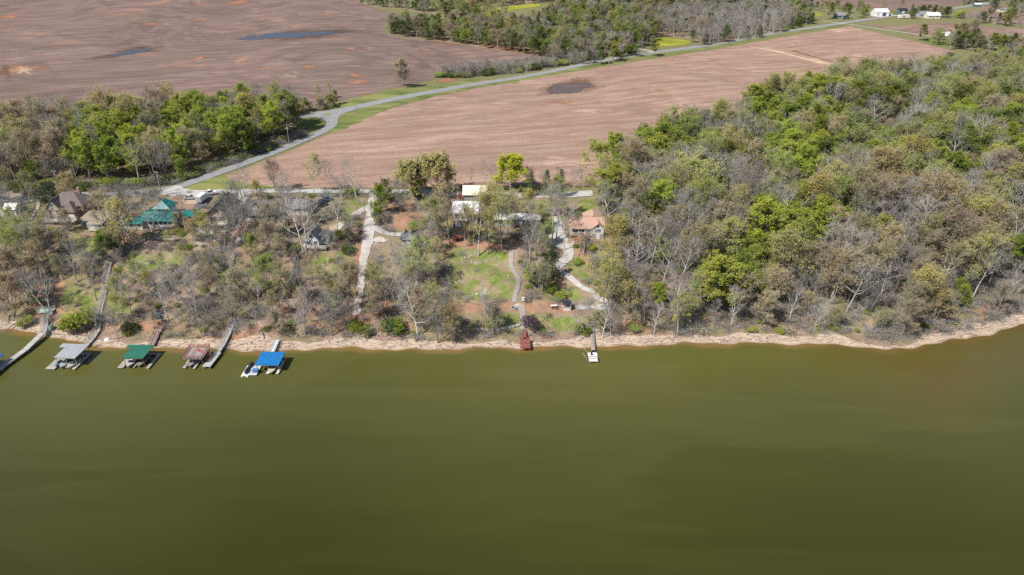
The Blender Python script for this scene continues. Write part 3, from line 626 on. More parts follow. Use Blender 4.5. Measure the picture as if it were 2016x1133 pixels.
def grow(seed, H, spread, stems=1, trunk_r=.22, base=.32, n1=11, n2=6, n3=5, n4=3, leaves=0, lsize=.25, lspread=.5, lean=0.0, twig_w=.035, pale=False, bark=None, fill=0, shape=1.0):
    """a broadleaf tree of height H: trunk, limbs, boughs, twigs and leaves"""
    T = Tree(seed); r = T.r
    for st in range(stems):
        a0 = r.uniform(0, 6.28); tilt = (0 if stems == 1 else r.uniform(.12, .3)) + lean
        d0 = Vector((math.cos(a0)*tilt, math.sin(a0)*tilt, 1)).normalized()
        p0 = Vector((math.cos(a0), math.sin(a0), 0)) * (0 if stems == 1 else .25) - Vector((0,0,.6))
        Ht = H * (.92 if st == 0 else r.uniform(.72, .92)); pts, _ = T.path(p0, d0, Ht, 9, .07, .03)
        rad = trunk_r * (1 if stems == 1 else .75)
        T.limb(pts, rad, rad * .12, 7)
        k1 = n1 if stems == 1 else max(5, int(n1 * .65))
        for i in range(k1):
            t = base + (1 - base) * (i + r.random()) / k1 * .97; f = t * 9; j = min(8, int(f)); p = pts[j].lerp(pts[j+1], f - j)
            az = i * 2.4 + r.uniform(-.5, .5); u = (t - base) / (1 - base)
            prof = math.sin(math.pi * (.18 + .78 * u) ** shape) ** .7; el = .35 + .75 * u + r.uniform(-.15, .2)
            L = spread * H * prof * r.uniform(.75, 1.15) + .6
            d = Vector((math.cos(az)*math.cos(el), math.sin(az)*math.cos(el), math.sin(el)))
            lp, _ = T.path(p, d, L, 5, .16, .10); lr = rad * (1 - t * .75) * .45 + .02; T.limb(lp, lr, .02, 5)
            for m in range(n2):
                tt = .25 + .75 * (m + r.random()) / n2; f2 = tt * 5; jj = min(4, int(f2)); q = lp[jj].lerp(lp[jj+1], min(1, f2 - jj))
                dl = (lp[jj+1] - lp[jj]).normalized(); dd = (dl * .7 + T.rv() * .85 + Vector((0,0,.25))).normalized(); L2 = L * .5 * (1.15 - tt * .6) * r.uniform(.7, 1.2) + .35
                bp, _ = T.path(q, dd, L2, 3, .2, .08); T.limb(bp, lr * .4 + .012, .012, 3)
                for k in range(n3):
                    t3 = .2 + .8 * (k + r.random()) / n3; f3 = t3 * 3; j3 = min(2, int(f3)); q3 = bp[j3].lerp(bp[j3+1], min(1, f3 - j3))
                    d3 = ((bp[j3+1] - bp[j3]).normalized() * .6 + T.rv() + Vector((0,0,.3))).normalized(); e3 = q3 + d3 * (L2 * .45 * r.uniform(.6, 1.2) + .3)
                    T.twig(q3, e3, twig_w * 1.4)
                    for z in range(n4):
                        s0 = q3.lerp(e3, r.uniform(.3, 1)); e4 = s0 + (d3 * .5 + T.rv()).normalized() * r.uniform(.35, .85); T.twig(s0, e4, twig_w)
                        for y in range(leaves): T.leaf(s0.lerp(e4, r.uniform(.2, 1.1)) + T.rv() * lspread * r.random(), lsize)
    return T, (bark or (M_BARK_P if pale else M_BARK))
def conifer(seed, H, wid, dens=1.0, shape='cone', lsize=.32, base=.06):
    T = Tree(seed); r = T.r; pts, _ = T.path(Vector((0,0,-.5)), Vector((0,0,1)), H, 7, .02, .05); T.limb(pts, .16, .02, 6)
    n = int(70 * dens)
    for i in range(n):
        t = base + (.97 - base) * (i + r.random()) / n; z = t * H; az = i * 2.4 + r.uniform(-.4, .4)
        w = wid * ((1 - t) ** .75 if shape == 'cone' else math.sin(math.pi * min(1, .12 + t * .9)) ** .6) * r.uniform(.7, 1.15) + .2
        d = Vector((math.cos(az), math.sin(az), r.uniform(-.1, .35))); a = Vector((0, 0, z)); b = a + d * w; T.limb([a, a.lerp(b, .5), b], .035, .01, 3)
        for k in range(int(16 * (w / wid + .4))):
            u = r.uniform(.25, 1.05); q = a.lerp(b, u) + T.rv() * .32 * (.5 + w / wid); T.leaf(q, lsize, .3)
            if k % 3 == 0: T.twig(a.lerp(b, u * .9), q, .03)
    return T, M_BARK
def shrub(seed, H, W, leaves, lsize, twigs=120):
    T = Tree(seed); r = T.r
    for i in range(9):
        a = r.uniform(0, 6.28); d = Vector((math.cos(a)*.6, math.sin(a)*.6, 1)).normalized(); pts, _ = T.path(Vector((math.cos(a)*.15, math.sin(a)*.15, -.3)), d, H * r.uniform(.6, .95), 4, .2, 0); T.limb(pts, .05, .012, 4)
        for k in range(twigs // 9):
            q = pts[r.randint(1, 4)]; e = q + Vector((r.gauss(0,1)*W*.33, r.gauss(0,1)*W*.33, r.gauss(.3,.6)*H*.3)); T.twig(q, e, .04)
            for m in range(2): T.twig(q.lerp(e, r.uniform(.3,1)), e + T.rv() * .5, .03)
    lobes = [(Vector((r.gauss(0,1)*W*.22, r.gauss(0,1)*W*.22, H*r.uniform(.3,.75))), r.uniform(.25,.42)) for _ in range(7)]
    for i in range(leaves):
        c, k = r.choice(lobes); v = T.rv(); q = c + Vector((v.x*W*k, v.y*W*k, v.z*H*k*.9)) * r.uniform(.6, 1.05)
        if q.z > .05: T.leaf(q, lsize, .4)
    return T, M_TWIG

PROTO = {}     # kind -> list of (trunk mesh, crown mesh, height)
def reg(kind, T, bark, H, leafmat=None, names=('trunk', 'crown')):
    tm = T.wood.mesh('trunk', bark, True); cm = T.crown_mesh('crown', [M_TWIG, leafmat or M_LEAF]); PROTO.setdefault(kind, []).append((tm, cm, H))
for i, (H, sp, stems, base, n1) in enumerate([(17,.30,1,.30,13), (18,.22,1,.38,12), (15,.38,2,.26,14), (16,.27,3,.30,14), (17,.33,1,.45,11)]):
    reg('bare', *grow(100+i, H, sp, stems, .24, base, n1, 6, 5, 3, 0, pale=(i % 2 == 0), twig_w=.034), H)
for i, (H, sp, stems, base, n1) in enumerate([(16,.34,1,.30,13), (15,.40,2,.28,14), (17,.28,1,.36,12), (16,.32,3,.3,14)]):
    reg('bud', *grow(200+i, H, sp, stems, .24, base, n1, 6, 5, 3, 4, .235, .42, pale=(i == 2), twig_w=.028), H)
for i, (H, sp, stems, base, n1) in enumerate([(15,.36,1,.22,13), (14,.42,2,.2,14), (16,.30,1,.25,13)]):
    reg('leafy', *grow(300+i, H, sp, stems, .24, base, n1, 6, 5, 3, 8, .31, .55, twig_w=.03), H)
reg('round', *grow(330, 11, .46, 1, .26, .16, 15, 7, 5, 3, 8, .32, .55, shape=.8), 11)
reg('cedar', *conifer(401, 10, 2.3), 10, M_NEEDLE); reg('cedar', *conifer(402, 9, 2.6, 1.1), 9, M_NEEDLE)
reg('dome', *conifer(403, 8, 4.2, 1.6, 'dome', .42), 8, M_NEEDLE)
reg('bush', *shrub(501, 3.2, 4.2, 1500, .32), 3.2); reg('bush', *shrub(502, 2.6, 3.4, 1100, .30), 2.6)
reg('brush', *shrub(511, 2.2, 3.0, 60, .2, 190), 2.2); reg('brush', *shrub(512, 1.7, 2.6, 130, .2, 150), 1.7)
KINDNAME = dict(bare=('bare_tree', 'tree'), bud=('budding_tree', 'tree'), leafy=('leafy_tree', 'tree'), round=('leafy_tree', 'tree'), cedar=('cedar_tree', 'tree'), dome=('magnolia_tree', 'tree'), bush=('shrub', 'shrub'), brush=('shrub', 'shrub'))
TINT = dict(T=(.41,.345,.185), TP=(.38,.31,.20), O=(.44,.40,.13), OG=(.34,.375,.105), G=(.235,.285,.052), GB=(.33,.39,.06), GD=(.115,.15,.042), Y=(.42,.46,.035), C=(.065,.098,.035), GR=(.32,.28,.24), BT=(.30,.23,.16))
def vtint(c, k=.18):
    b = 1 + random.uniform(-k, k); return [c[0]*b*(1+random.uniform(-.1,.1)), c[1]*b*(1+random.uniform(-.05,.05)), c[2]*b*(1+random.uniform(-.2,.2))]
PLANTS = []      # filled as trees are placed; labelled at the end
PROTO_OBJ = {}
def plant(kind, x, y, H, tint='T', zone=None, variant=None, lean=0.0, label=None, wide=1.0, group=None):
    lst = PROTO[kind]; v = random.randrange(len(lst)) if variant is None else variant; tm, cm, H0 = lst[v]; s = H / H0
    nm, cat = KINDNAME[kind]; z = float(hgt(x, y)); e = empty(nm, (x, y, z - .05), random.uniform(0, 6.28), label or '', cat, group)
    e.rotation_euler.x = random.gauss(0, .03) + lean; e.rotation_euler.y = random.gauss(0, .03)
    e.scale = (s * wide, s * wide, s)
    a = bpy.data.objects.new('stem' if cat == 'shrub' else 'trunk', tm); b = bpy.data.objects.new('foliage' if cat == 'shrub' else 'crown', cm)
    tc = vtint(TINT[tint] if isinstance(tint, str) else tint)
    for o in (a, b): COL.objects.link(o); o.parent = e; o['tint'] = tc
    PROTO_OBJ.setdefault((kind, v), (a, b))
    PLANTS.append(dict(o=e, kind=kind, tint=tint, x=x, y=y, z=z, H=H, zone=zone, label=label, group=group)); return e
def mass(name, label, rows):
    """one object holding many plants: rows of (kind, variant, x, y, z, rot, scale, widen, tint)"""
    me = bpy.data.meshes.new(name); me.from_pydata([(r[2], r[3], r[4]) for r in rows], [], [])
    o = bpy.data.objects.new(name, me); COL.objects.link(o); tag(o, label, kind='stuff')
    keys = sorted({(r[0], r[1]) for r in rows})
    a = me.attributes.new('which', 'INT', 'POINT'); a.data.foreach_set('value', [keys.index((r[0], r[1])) for r in rows])
    a = me.attributes.new('turn', 'FLOAT', 'POINT'); a.data.foreach_set('value', [r[5] for r in rows])
    a = me.attributes.new('size', 'FLOAT_VECTOR', 'POINT'); a.data.foreach_set('vector', [q for r in rows for q in (r[6]*r[7], r[6]*r[7], r[6])])
    a = me.attributes.new('tint', 'FLOAT_COLOR', 'POINT'); a.data.foreach_set('color', [q for r in rows for q in (*r[8], 1)])
    ng = bpy.data.node_groups.new(name, 'GeometryNodeTree'); ng.interface.new_socket('Geometry', in_out='INPUT', socket_type='NodeSocketGeometry'); ng.interface.new_socket('Geometry', in_out='OUTPUT', socket_type='NodeSocketGeometry')
    N = ng.nodes.new; L = ng.links.new; gi = N('NodeGroupInput'); go = N('NodeGroupOutput'); jn = N('GeometryNodeJoinGeometry')
    def na(n, t): q = N('GeometryNodeInputNamedAttribute'); q.data_type = t; q.inputs[0].default_value = n; return q.outputs[0]
    wh, tn, sz = na('which', 'INT'), na('turn', 'FLOAT'), na('size', 'FLOAT_VECTOR')
    cx = N('ShaderNodeCombineXYZ'); L(tn, cx.inputs[2])
    for k, key in enumerate(keys):
        cmp = N('FunctionNodeCompare'); cmp.data_type = 'INT'; cmp.operation = 'EQUAL'; L(wh, cmp.inputs[2]); cmp.inputs[3].default_value = k
        for ob in PROTO_OBJ[key]:
            oi = N('GeometryNodeObjectInfo'); oi.transform_space = 'ORIGINAL'; oi.inputs['As Instance'].default_value = True; oi.inputs['Object'].default_value = ob
            ip = N('GeometryNodeInstanceOnPoints'); L(gi.outputs[0], ip.inputs['Points']); L(cmp.outputs[0], ip.inputs['Selection']); L(oi.outputs['Geometry'], ip.inputs['Instance'])
            L(cx.outputs[0], ip.inputs['Rotation']); L(sz, ip.inputs['Scale']); L(ip.outputs[0], jn.inputs[0])
    L(jn.outputs[0], go.inputs[0]); md = o.modifiers.new('plants', 'NODES'); md.node_group = ng; return o
def scatter(poly, spacing, n_try=None, keep=None):
    """random points in a world outline, at least `spacing` apart"""
    P = np.asarray(poly); lo, hi = P.min(0), P.max(0); area = (hi - lo).prod(); n = n_try or int(area / spacing**2 * 5)
    x = RNG.uniform(lo[0], hi[0], n); y = RNG.uniform(lo[1], hi[1], n); k = inside(poly, x, y)
    if keep is not None: k &= keep(x, y)
    x, y = x[k], y[k]; cell = {}; out = []
    for a, b in zip(x, y):
        i, j = int(a // spacing), int(b // spacing); ok = True
        for di in (-1, 0, 1):
            for dj in (-1, 0, 1):
                for c, d in cell.get((i+di, j+dj), ()):
                    if (a-c)**2 + (b-d)**2 < spacing**2: ok = False
        if ok: cell.setdefault((i, j), []).append((a, b)); out.append((float(a), float(b)))
    return out

# ================================================================ BUILDINGS
WHITE = plain('white_paint', (.74,.73,.70), .6, .3, .08); CREAM = plain('cream_siding', (.66,.60,.48), .7, .3, .1); TAN = plain('tan_siding', (.47,.38,.28), .8, .2, .15)
GREYW = plain('grey_siding', (.36,.38,.39), .7, .3, .12); BLUEG = plain('slate_blue_siding', (.12,.17,.25), .7, .3, .15); STONE = plain('grey_stone', (.36,.34,.32), .9, .2, .35, 3.0)
BRICK = plain('brown_brick', (.33,.22,.16), .9, .2, .25, 4); WOODG = boards('grey_barn_boards', (.33,.28,.235), .25, 0, .3); GLASS = plain('window_glass', (.035,.045,.06), .12, .6, .3, .8)
SCREEN = plain('porch_screen', (.055,.065,.095), .6, .3, .3, 2.0)
DECKW = boards('weathered_deck', (.33,.29,.25), .15, 0, .28); DECKY = boards('weathered_pier', (.36,.34,.30), .15, 1, .25); CEDARW = boards('new_lumber', (.52,.36,.21), .15, 1, .22); REDW = boards('red_deck_paint', (.25,.095,.07), .15, 1, .3); REDX = plain('red_post_paint', (.36,.09,.07), .7, .3, .2)
MAROON = boards('maroon_boards', (.14,.05,.04), .15, 0, .25); BURG = plain('burgundy_rail', (.30,.12,.10), .8, .2, .25); METAL = plain('galvanised', (.42,.44,.46), .45, .5, .15, metal=.3); DARKM = plain('dark_metal', (.04,.04,.045), .5, .4, .2)
R_BROWN = shingle('brown_shingle', (.165,.135,.118)); R_DARK = shingle('charcoal_shingle', (.115,.108,.105)); R_GREEN = ribbed('green_metal_roof', (.008,.165,.150), .45, 0, .14); R_GREENY = ribbed('green_dock_roof', (.03,.155,.105), .45, 0, .13)
R_BLUE = ribbed('blue_metal_roof', (.014,.165,.43), .55, 1, .13); R_GREY = ribbed('grey_metal_roof', (.36,.37,.385), .6, 0, .12); R_CREAM = ribbed('cream_metal_roof', (.72,.67,.52), .45, 0, .05); R_WHITE = ribbed('white_metal_roof', (.66,.67,.68), .45, 0, .06)
R_SALMON = shingle('salmon_shingle', (.46,.295,.22), .18); R_GREYS = shingle('grey_shingle', (.22,.215,.215)); R_TAN = shingle('tan_roll_roof', (.30,.245,.19)); R_BLACK = shingle('black_roof', (.03,.035,.05))

class House:
    def __init__(s, name, label, px, rz=0.0, z=None, cat='house', back=0.0, group=None):
        g = G(*px); s.e = empty(name, (g.x, g.y + back, g.z if z is None else z), rz, label, cat, group); s.d = {}
    def mesh(s, name, mat, fn, parent=None):
        m = MB(); fn(m); return m.build(name, mat, parent or s.e)
    def wall(s, x0, x1, y0, y1, z1, mat, z0=-3.0, gable=None, zr=None):
        def f(m):
            if gable == 'y': m.prism([(x0,z0),(x1,z0),(x1,z1),((x0+x1)/2,zr-.12),(x0,z1)], 'y', y0, y1)
            elif gable == 'x': m.prism([(y0,z0),(y1,z0),(y1,z1),((y0+y1)/2,zr-.12),(y0,z1)], 'x', x0, x1)
            else: m.box(x0, x1, y0, y1, z0, z1)
        return s.mesh('wall', mat, f)
    def gable(s, x0, x1, y0, y1, ze, zr, axis, mat, oh=.45, th=.16):
        a, b = (x0, x1) if axis == 'y' else (y0, y1); c = (a + b) / 2; k = (zr - ze) / (c - a); lo = ze - k * oh
        pts = [(a-oh, lo), (c, zr), (b+oh, lo), (b+oh, lo-th), (c, zr-th), (a-oh, lo-th)]
        u0, u1 = (y0-oh, y1+oh) if axis == 'y' else (x0-oh, x1+oh)
        pts2 = [pts[5], pts[4], pts[3], pts[2], pts[1], pts[0]]
        def f(m):
            m.prism([pts[5], pts[4], pts[1], pts[0]], axis, u0, u1); m.prism([pts[4], pts[3], pts[2], pts[1]], axis, u0, u1)
            m.beam(*( ((c,u0,zr+.02),(c,u1,zr+.02)) if axis == 'y' else ((u0,c,zr+.02),(u1,c,zr+.02)) ), .25, .06)
        return s.mesh('roof', mat, f)
    def hip(s, x0, x1, y0, y1, ze, zr, mat, oh=.5, inset=None, axis='x'):
        x0 -= oh; x1 += oh; y0 -= oh; y1 += oh
        def f(m):
            if axis == 'x': i = inset or (y1-y0)/2; rid = [(x0+i,(y0+y1)/2,zr),(x1-i,(y0+y1)/2,zr)]
            else: i = inset or (x1-x0)/2; rid = [((x0+x1)/2,y0+i,zr),((x0+x1)/2,y1-i,zr)]
            v = [(x0,y0,ze-.15),(x1,y0,ze-.15),(x1,y1,ze-.15),(x0,y1,ze-.15),(x0,y0,ze),(x1,y0,ze),(x1,y1,ze),(x0,y1,ze)] + rid
            fs = [(0,3,2,1),(0,1,5,4),(1,2,6,5),(2,3,7,6),(3,0,4,7)]
            fs += [(4,5,9,8),(5,6,9),(6,7,8,9),(7,4,8)] if axis == 'x' else [(4,5,8),(5,6,9,8),(6,7,9),(7,4,8,9)]
            m.add(v, fs)
        return s.mesh('roof', mat, f)
    def window(s, face, plane, u, z, w, h, fm=None, gm=None, name='window', mull=1):
        """a glazed window set on a wall plane; face f/b/l/r"""
        rz = dict(f=0, r=math.pi/2, b=math.pi, l=-math.pi/2)[face]; loc = {'f': (u,plane,z), 'b': (u,plane,z), 'l': (plane,u,z), 'r': (plane,u,z)}[face]
        m = MB(); m.box(-w/2, w/2, -.035, .02, 0, h); o = m.build(name, gm or GLASS, s.e, loc=loc, rz=rz)
        m = MB(); t = .1
        m.box(-w/2-t, w/2+t, -.07, .02, h, h+t); m.box(-w/2-t, w/2+t, -.09, .02, -t, 0); m.box(-w/2-t, -w/2, -.068, .02, 0, h); m.box(w/2, w/2+t, -.068, .02, 0, h)
        for k in range(mull): q = -w/2 + w*(k+1)/(mull+1); m.box(q-.035, q+.035, -.06, -.03, 0, h)
        m.build('frame', fm or WHITE, o); return o
    def door(s, face, plane, u, z, mat, w=.95, h=2.05):
        rz = dict(f=0, r=math.pi/2, b=math.pi, l=-math.pi/2)[face]; loc = (u,plane,z) if face in 'fb' else (plane,u,z)
        m = MB(); m.box(-w/2, w/2, -.05, .02, 0, h); o = m.build('door', mat, s.e, loc=loc, rz=rz)
        m = MB(); m.box(w/2-.16, w/2-.08, -.11, -.05, .95, 1.08); m.build('handle', DARKM, o); return o
    def deck(s, x0, x1, y0, y1, z, mat=None, rail=None, legs=True, sides='flr', rh=1.0, depth=4.0):
        mat = mat or DECKW; rail = rail or mat; o = s.mesh('deck', mat, lambda m: (m.box(x0, x1, y0, y1, z-.12, z), m.box(x0, x1, y0-.04, y0, z-.32, z-.02)))
        if sides:
            def f(m):
                for c in sides:
                    a, b = {'f': ((x0,y0),(x1,y0)), 'l': ((x0,y0),(x0,y1)), 'r': ((x1,y0),(x1,y1)), 'b': ((x0,y1),(x1,y1))}[c]; L = math.hypot(b[0]-a[0], b[1]-a[1]); n = max(1, int(L / 1.3))
                    for q in (rh, rh * .55, rh * .2): m.beam((*a, z+q), (*b, z+q), .07, .09 if q == rh else .04)
                    for k in range(n+1): t = k/n; m.beam((a[0]+(b[0]-a[0])*t, a[1]+(b[1]-a[1])*t, z), (a[0]+(b[0]-a[0])*t, a[1]+(b[1]-a[1])*t, z+rh), .09)
            s.mesh('railing', rail, f, o)
        if legs:
            for x in np.linspace(x0+.15, x1-.15, max(2, int((x1-x0)/3)+1)): s.post(x, y0+.15, -depth, z-.12, mat, .16)
        return o
    def post(s, x, y, z0, z1, mat, w=.14): m = MB(); m.box(x-w/2, x+w/2, y-w/2, y+w/2, z0, z1); return m.build('post', mat, s.e)
    def box(s, name, x0, x1, y0, y1, z0, z1, mat, parent=None): m = MB(); m.box(x0, x1, y0, y1, z0, z1); return m.build(name, mat, parent or s.e)

# --- brown shingled house at the left
h = House('house', 'brown-shingled house with hipped roof and white-trimmed front gables', (131,436), back=4.5)
h.wall(-6.2, 6.2, -3.2, 5.2, 5.4, BRICK); h.hip(-6.2, 6.2, -3.2, 5.2, 5.4, 8.9, R_BROWN, axis='x')
h.wall(-5.2, -.6, -5.2, -3.1, 5.2, TAN, gable='y', zr=8.2); h.gable(-5.2, -.6, -5.2, 2.0, 5.2, 8.2, 'y', R_BROWN, .35)
h.wall(.6, 5.0, -6.4, -3.1, 4.2, BRICK); h.hip(.6, 5.0, -6.4, -1.0, 4.25, 7.2, R_BROWN, .4, axis='y')
for u, z, w, hh in [(-4.2,3.2,1.0,1.4), (-1.7,3.2,1.0,1.4), (-3,5.7,1.0,1.2), (-4.2,.6,1.0,1.6), (-1.7,.6,1.0,1.6)]: h.window('f', -5.2, u, z, w, hh)
h.window('f', -6.4, 3.7, 1.6, 1.5, 1.7, gm=WHITE); h.window('f', -6.4, 1.8, 1.6, .8, 1.5); h.window('r', 6.2, 2.6, 2.6, 1.1, 1.4); h.window('r', 6.2, -.6, 2.6, 1.1, 1.4); h.door('f', -3.2, -.1, 1.2, WHITE)
h.deck(-6.0, 5.2, -8.2, -5.25, 1.4, DECKW, WHITE); h.box('chimney', 2.6, 3.5, 2.0, 2.9, 6.5, 10.0, BRICK)
# --- low grey house beside it
h = House('house', 'low grey house with flat tan roof and white porch railings', (180,455), back=4)
h.wall(-4.0, 4.6, -2.4, 4.6, 3.3, GREYW); h.mesh('roof', R_TAN, lambda m: m.slab([(-4.5,-2.9,3.35),(5.1,-2.9,3.35),(5.1,5.1,3.85),(-4.5,5.1,3.85)], .18))
h.window('f', -2.4, -2.6, 1.2, 1.2, 1.2); h.window('f', -2.4, 3.5, 1.2, 1.2, 1.2); h.door('f', -2.4, .8, .6, WHITE); h.deck(-.6, 4.6, -4.6, -2.45, .6, CREAM, WHITE); h.window('r', 4.6, 1, 1.2, 1.2, 1.2)
h.mesh('porch_roof', R_TAN, lambda m: m.slab([(-.8,-4.7,2.7),(4.8,-4.7,2.7),(4.8,-2.9,3.1),(-.8,-2.9,3.1)], .12))
for x in (-.5, 1.2, 2.9, 4.5): h.post(x, -4.5, .6, 2.62, WHITE, .13)
h.deck(-4.2, 1.0, -7.4, -4.8, -.6, MAROON, REDX, sides='f', rh=.5)
# --- house with green metal roofs
h = House('house', 'white house with several teal-green metal roofs', (315,449), back=2.6)
h.wall(-5.6, 5.4, -2.2, 3.2, 2.9, WHITE); h.gable(-5.6, 5.4, -2.2, 3.2, 2.95, 4.9, 'x', R_GREEN, .6)
h.wall(-4.6, .8, 5.0, 10.4, 4.0, WHITE); h.hip(-4.6, .8, 5.0, 10.4, 4.05, 6.4, R_GREEN, .6, inset=2.0, axis='y')
h.wall(-11.5, -5.6, -3.4, .6, 2.3, WHITE); h.gable(-11.5, -5.6, -3.4, .6, 2.35, 3.5, 'x', R_GREEN, .5)
h.wall(-7.4, -5.2, .7, 5.0, 3.0, WHITE); h.gable(-7.4, -4.2, .7, 6.0, 3.2, 4.2, 'y', R_GREEN, .4)
for u in (-4.6, -2.9, -1.2, .5, 2.0, 3.6): h.window('f', -2.2, u, .9, 1.1, 1.3)
for u in (-10.6, -9.2, -7.8, -6.5): h.window('f', -3.4, u, .5, .9, 1.2)
h.window('f', 5.0, -3.2, 2.6, 1.6, 1.1); h.window('f', 5.0, -.6, 2.6, 1.2, 1.1); h.window('r', 5.4, .5, 1, 1.2, 1.2); h.door('f', -2.2, 4.7, .4, CREAM)
h.deck(-2.0, 5.4, -4.4, -2.25, .3, DECKW, GREYW); h.deck(-5.6, -2.4, -5.0, -3.0, -.8, DECKW, WHITE, sides='f'); h.deck(-11.4, -5.8, -4.8, -3.45, -.3, DECKW, GREYW, sides='f')
c = House('carport', 'open carport with low green metal roof beside the green-roofed house', (374,437), cat='carport', back=2.4)
c.gable(-2.6, 2.6, -2.6, 2.6, 2.4, 3.3, 'x', R_GREEN, .4)
for x in (-2.4, 2.4):
    for y in (-2.4, 0, 2.4): c.post(x, y, -1.5, 2.5, WHITE)
# --- tall tan house, gable to the lake
h = House('house', 'tall tan three-storey house with charcoal roof and stacked balconies', (431,456), back=6.5)
h.wall(-3.2, 3.4, -5.6, 6.4, 6.3, TAN, gable='y', zr=9.2); h.gable(-3.2, 3.4, -5.6, 6.4, 6.3, 9.2, 'y', R_DARK, .8)
h.wall(-5.2, -3.2, -2.0, 5.0, 4.6, TAN); h.mesh('side_roof', R_DARK, lambda m: m.slab([(-5.7,-2.4,4.4),(-3.1,-2.4,6.2),(-3.1,5.4,6.2),(-5.7,5.4,4.4)], .15))
for z in (.4, 3.0): h.window('f', -5.6, -1.5, z+.4, 1.8, 1.7, CREAM); h.window('f', -5.6, 1.6, z+.4, 1.8, 1.7, CREAM); h.deck(-3.0, 3.2, -7.6, -5.65, z, CREAM, CREAM, depth=5)
h.window('f', -5.6, .1, 6.0, 1.6, 1.5, CREAM); h.window('r', 3.4, -2, 3.4, 1.2, 1.4); h.window('r', 3.4, 2, 3.4, 1.2, 1.4); h.window('l', -5.2, 1, 2.2, 1.2, 1.4); h.door('r', 3.4, 4.6, .3, WHITE)
for x in (-2.9, 0.1, 3.1): h.post(x, -7.5, .4, 3.0, CREAM)
# --- dark-roofed house with two white dormers
h = House('house', 'charcoal-roofed house with two white dormers and white porch rails', (512,436), back=3.2)
h.wall(-4.8, 5.0, -2.2, 4.2, 2.9, GREYW, gable='x', zr=6.3); h.gable(-4.8, 5.0, -2.2, 4.2, 2.9, 6.3, 'x', R_DARK, .6)
for x in (-1.6, 1.1):
    d = h.mesh('dormer', WHITE, lambda m: m.prism([(x-.7,3.4),(x+.7,3.4),(x+.7,4.9),(x,5.5),(x-.7,4.9)], 'y', -1.4, .9)); m = MB(); m.prism([(x-.95,4.75),(x,5.62),(x+.95,4.75),(x+.95,4.68),(x,5.53),(x-.95,4.68)], 'y', -1.65, .9); m.build('dormer_roof', R_DARK, d)
    h.window('f', -1.4, x, 3.75, .7, .9)
h.mesh('porch_roof', R_DARK, lambda m: m.slab([(-4.8,-4.6,2.4),(2.6,-4.6,2.4),(2.6,-2.7,3.0),(-4.8,-2.7,3.0)], .12)); h.deck(-4.6, 2.4, -4.4, -2.25, .5, DECKW, WHITE)
for x in np.linspace(-4.4, 2.2, 7): h.post(x, -4.25, .5, 2.33, WHITE, .16)
for u in (-3.4, -1.0, 1.4, 3.8): h.window('f', -2.2, u, 1.1, 1.1, 1.3)
h.door('f', -2.2, .2, .5, WHITE)
# --- grey house half hidden behind bare trees
h = House('house', 'grey-roofed white house half hidden behind bare trees', (585,424), back=3)
h.wall(-4.0, 4.0, -2.6, 3.0, 2.8, WHITE, gable='x', zr=4.8); h.gable(-4.0, 4.0, -2.6, 3.0, 2.8, 4.8, 'x', R_GREYS, .5)
for u in (-2.8, -.8, 2.6): h.window('f', -2.6, u, 1.0, 1.0, 1.2)
h.door('f', -2.6, .9, .3, BRICK)
# --- white cabin with steep gable
h = House('cabin', 'small white cabin with steep front gable and lakeside deck', (614,488), cat='cabin', back=3.4)
h.wall(-2.2, 2.2, -2.6, 4.4, 2.6, WHITE, gable='y', zr=5.4); h.gable(-2.2, 2.2, -2.6, 4.4, 2.6, 5.4, 'y', R_GREYS, .45)
h.wall(2.2, 5.0, -.6, 4.0, 2.2, WHITE); h.mesh('side_roof', R_GREYS, lambda m: m.slab([(1.9,-.9,3.2),(5.4,-.9,2.1),(5.4,4.3,2.1),(1.9,4.3,3.2)], .14))
for u, z, w, hh in [(-1.2,.7,1.0,1.3), (1.2,.7,1.0,1.3), (0,3.0,1.0,1.2)]: h.window('f', -2.6, u, z, w, hh, mull=1)
h.door('f', -2.6, 0, .3, GREYW); h.window('f', -.6, 3.6, .9, 1.2, 1.1); h.deck(-2.4, 5.0, -4.6, -2.65, .25, DECKW, WHITE)
# --- grey cabin by the driveway
h = House('cabin', 'small cabin with twin-peaked grey roof at the end of the side drive', (802,487), cat='cabin', back=3.5)
h.wall(-2.2, 2.2, -2.2, 2.2, 2.3, WHITE); h.hip(-2.2, 2.2, -2.2, 2.2, 2.35, 3.9, R_GREYS, .45)
for x in (-1.1, 1.1): h.mesh('dormer', R_GREYS, lambda m: m.prism([(x-.9,2.5),(x,3.9),(x+.9,2.5)], 'y', -.4, 2.9))
h.window('f', -2.2, -1.1, .9, .9, 1.1); h.door('f', -2.2, .8, .1, GREYW); h.deck(-2.2, 2.2, -3.6, -2.25, .05, CREAM, WHITE)
# --- barn with cream roof
h = House('barn', 'weathered grey board barn with pale cream metal roof', (935,404), cat='barn', back=2.8)
h.wall(-4.0, 4.1, -2.4, 4.4, 4.2, WOODG, gable='x', zr=6.2); h.gable(-4.0, 4.1, -2.4, 4.4, 4.2, 6.2, 'x', R_CREAM, .5)
for u in (-2.8, -2.0, -.9, -.1, 2.0): h.window('f', -2.4, u, 2.5, .55, .9, mull=0)
h.door('f', -2.4, .9, .1, BRICK); h.door('f', -2.4, 3.0, .1, MAROON, 1.4); h.deck(-6.0, -4.05, -1.4, 3.0, 2.2, MAROON, REDX); h.mesh('steps', MAROON, lambda m: [m.box(-5.8, -4.6, -1.7-.3*k, -1.4-.3*k, 1.7-.28*k, 1.8-.28*k) for k in range(7)])
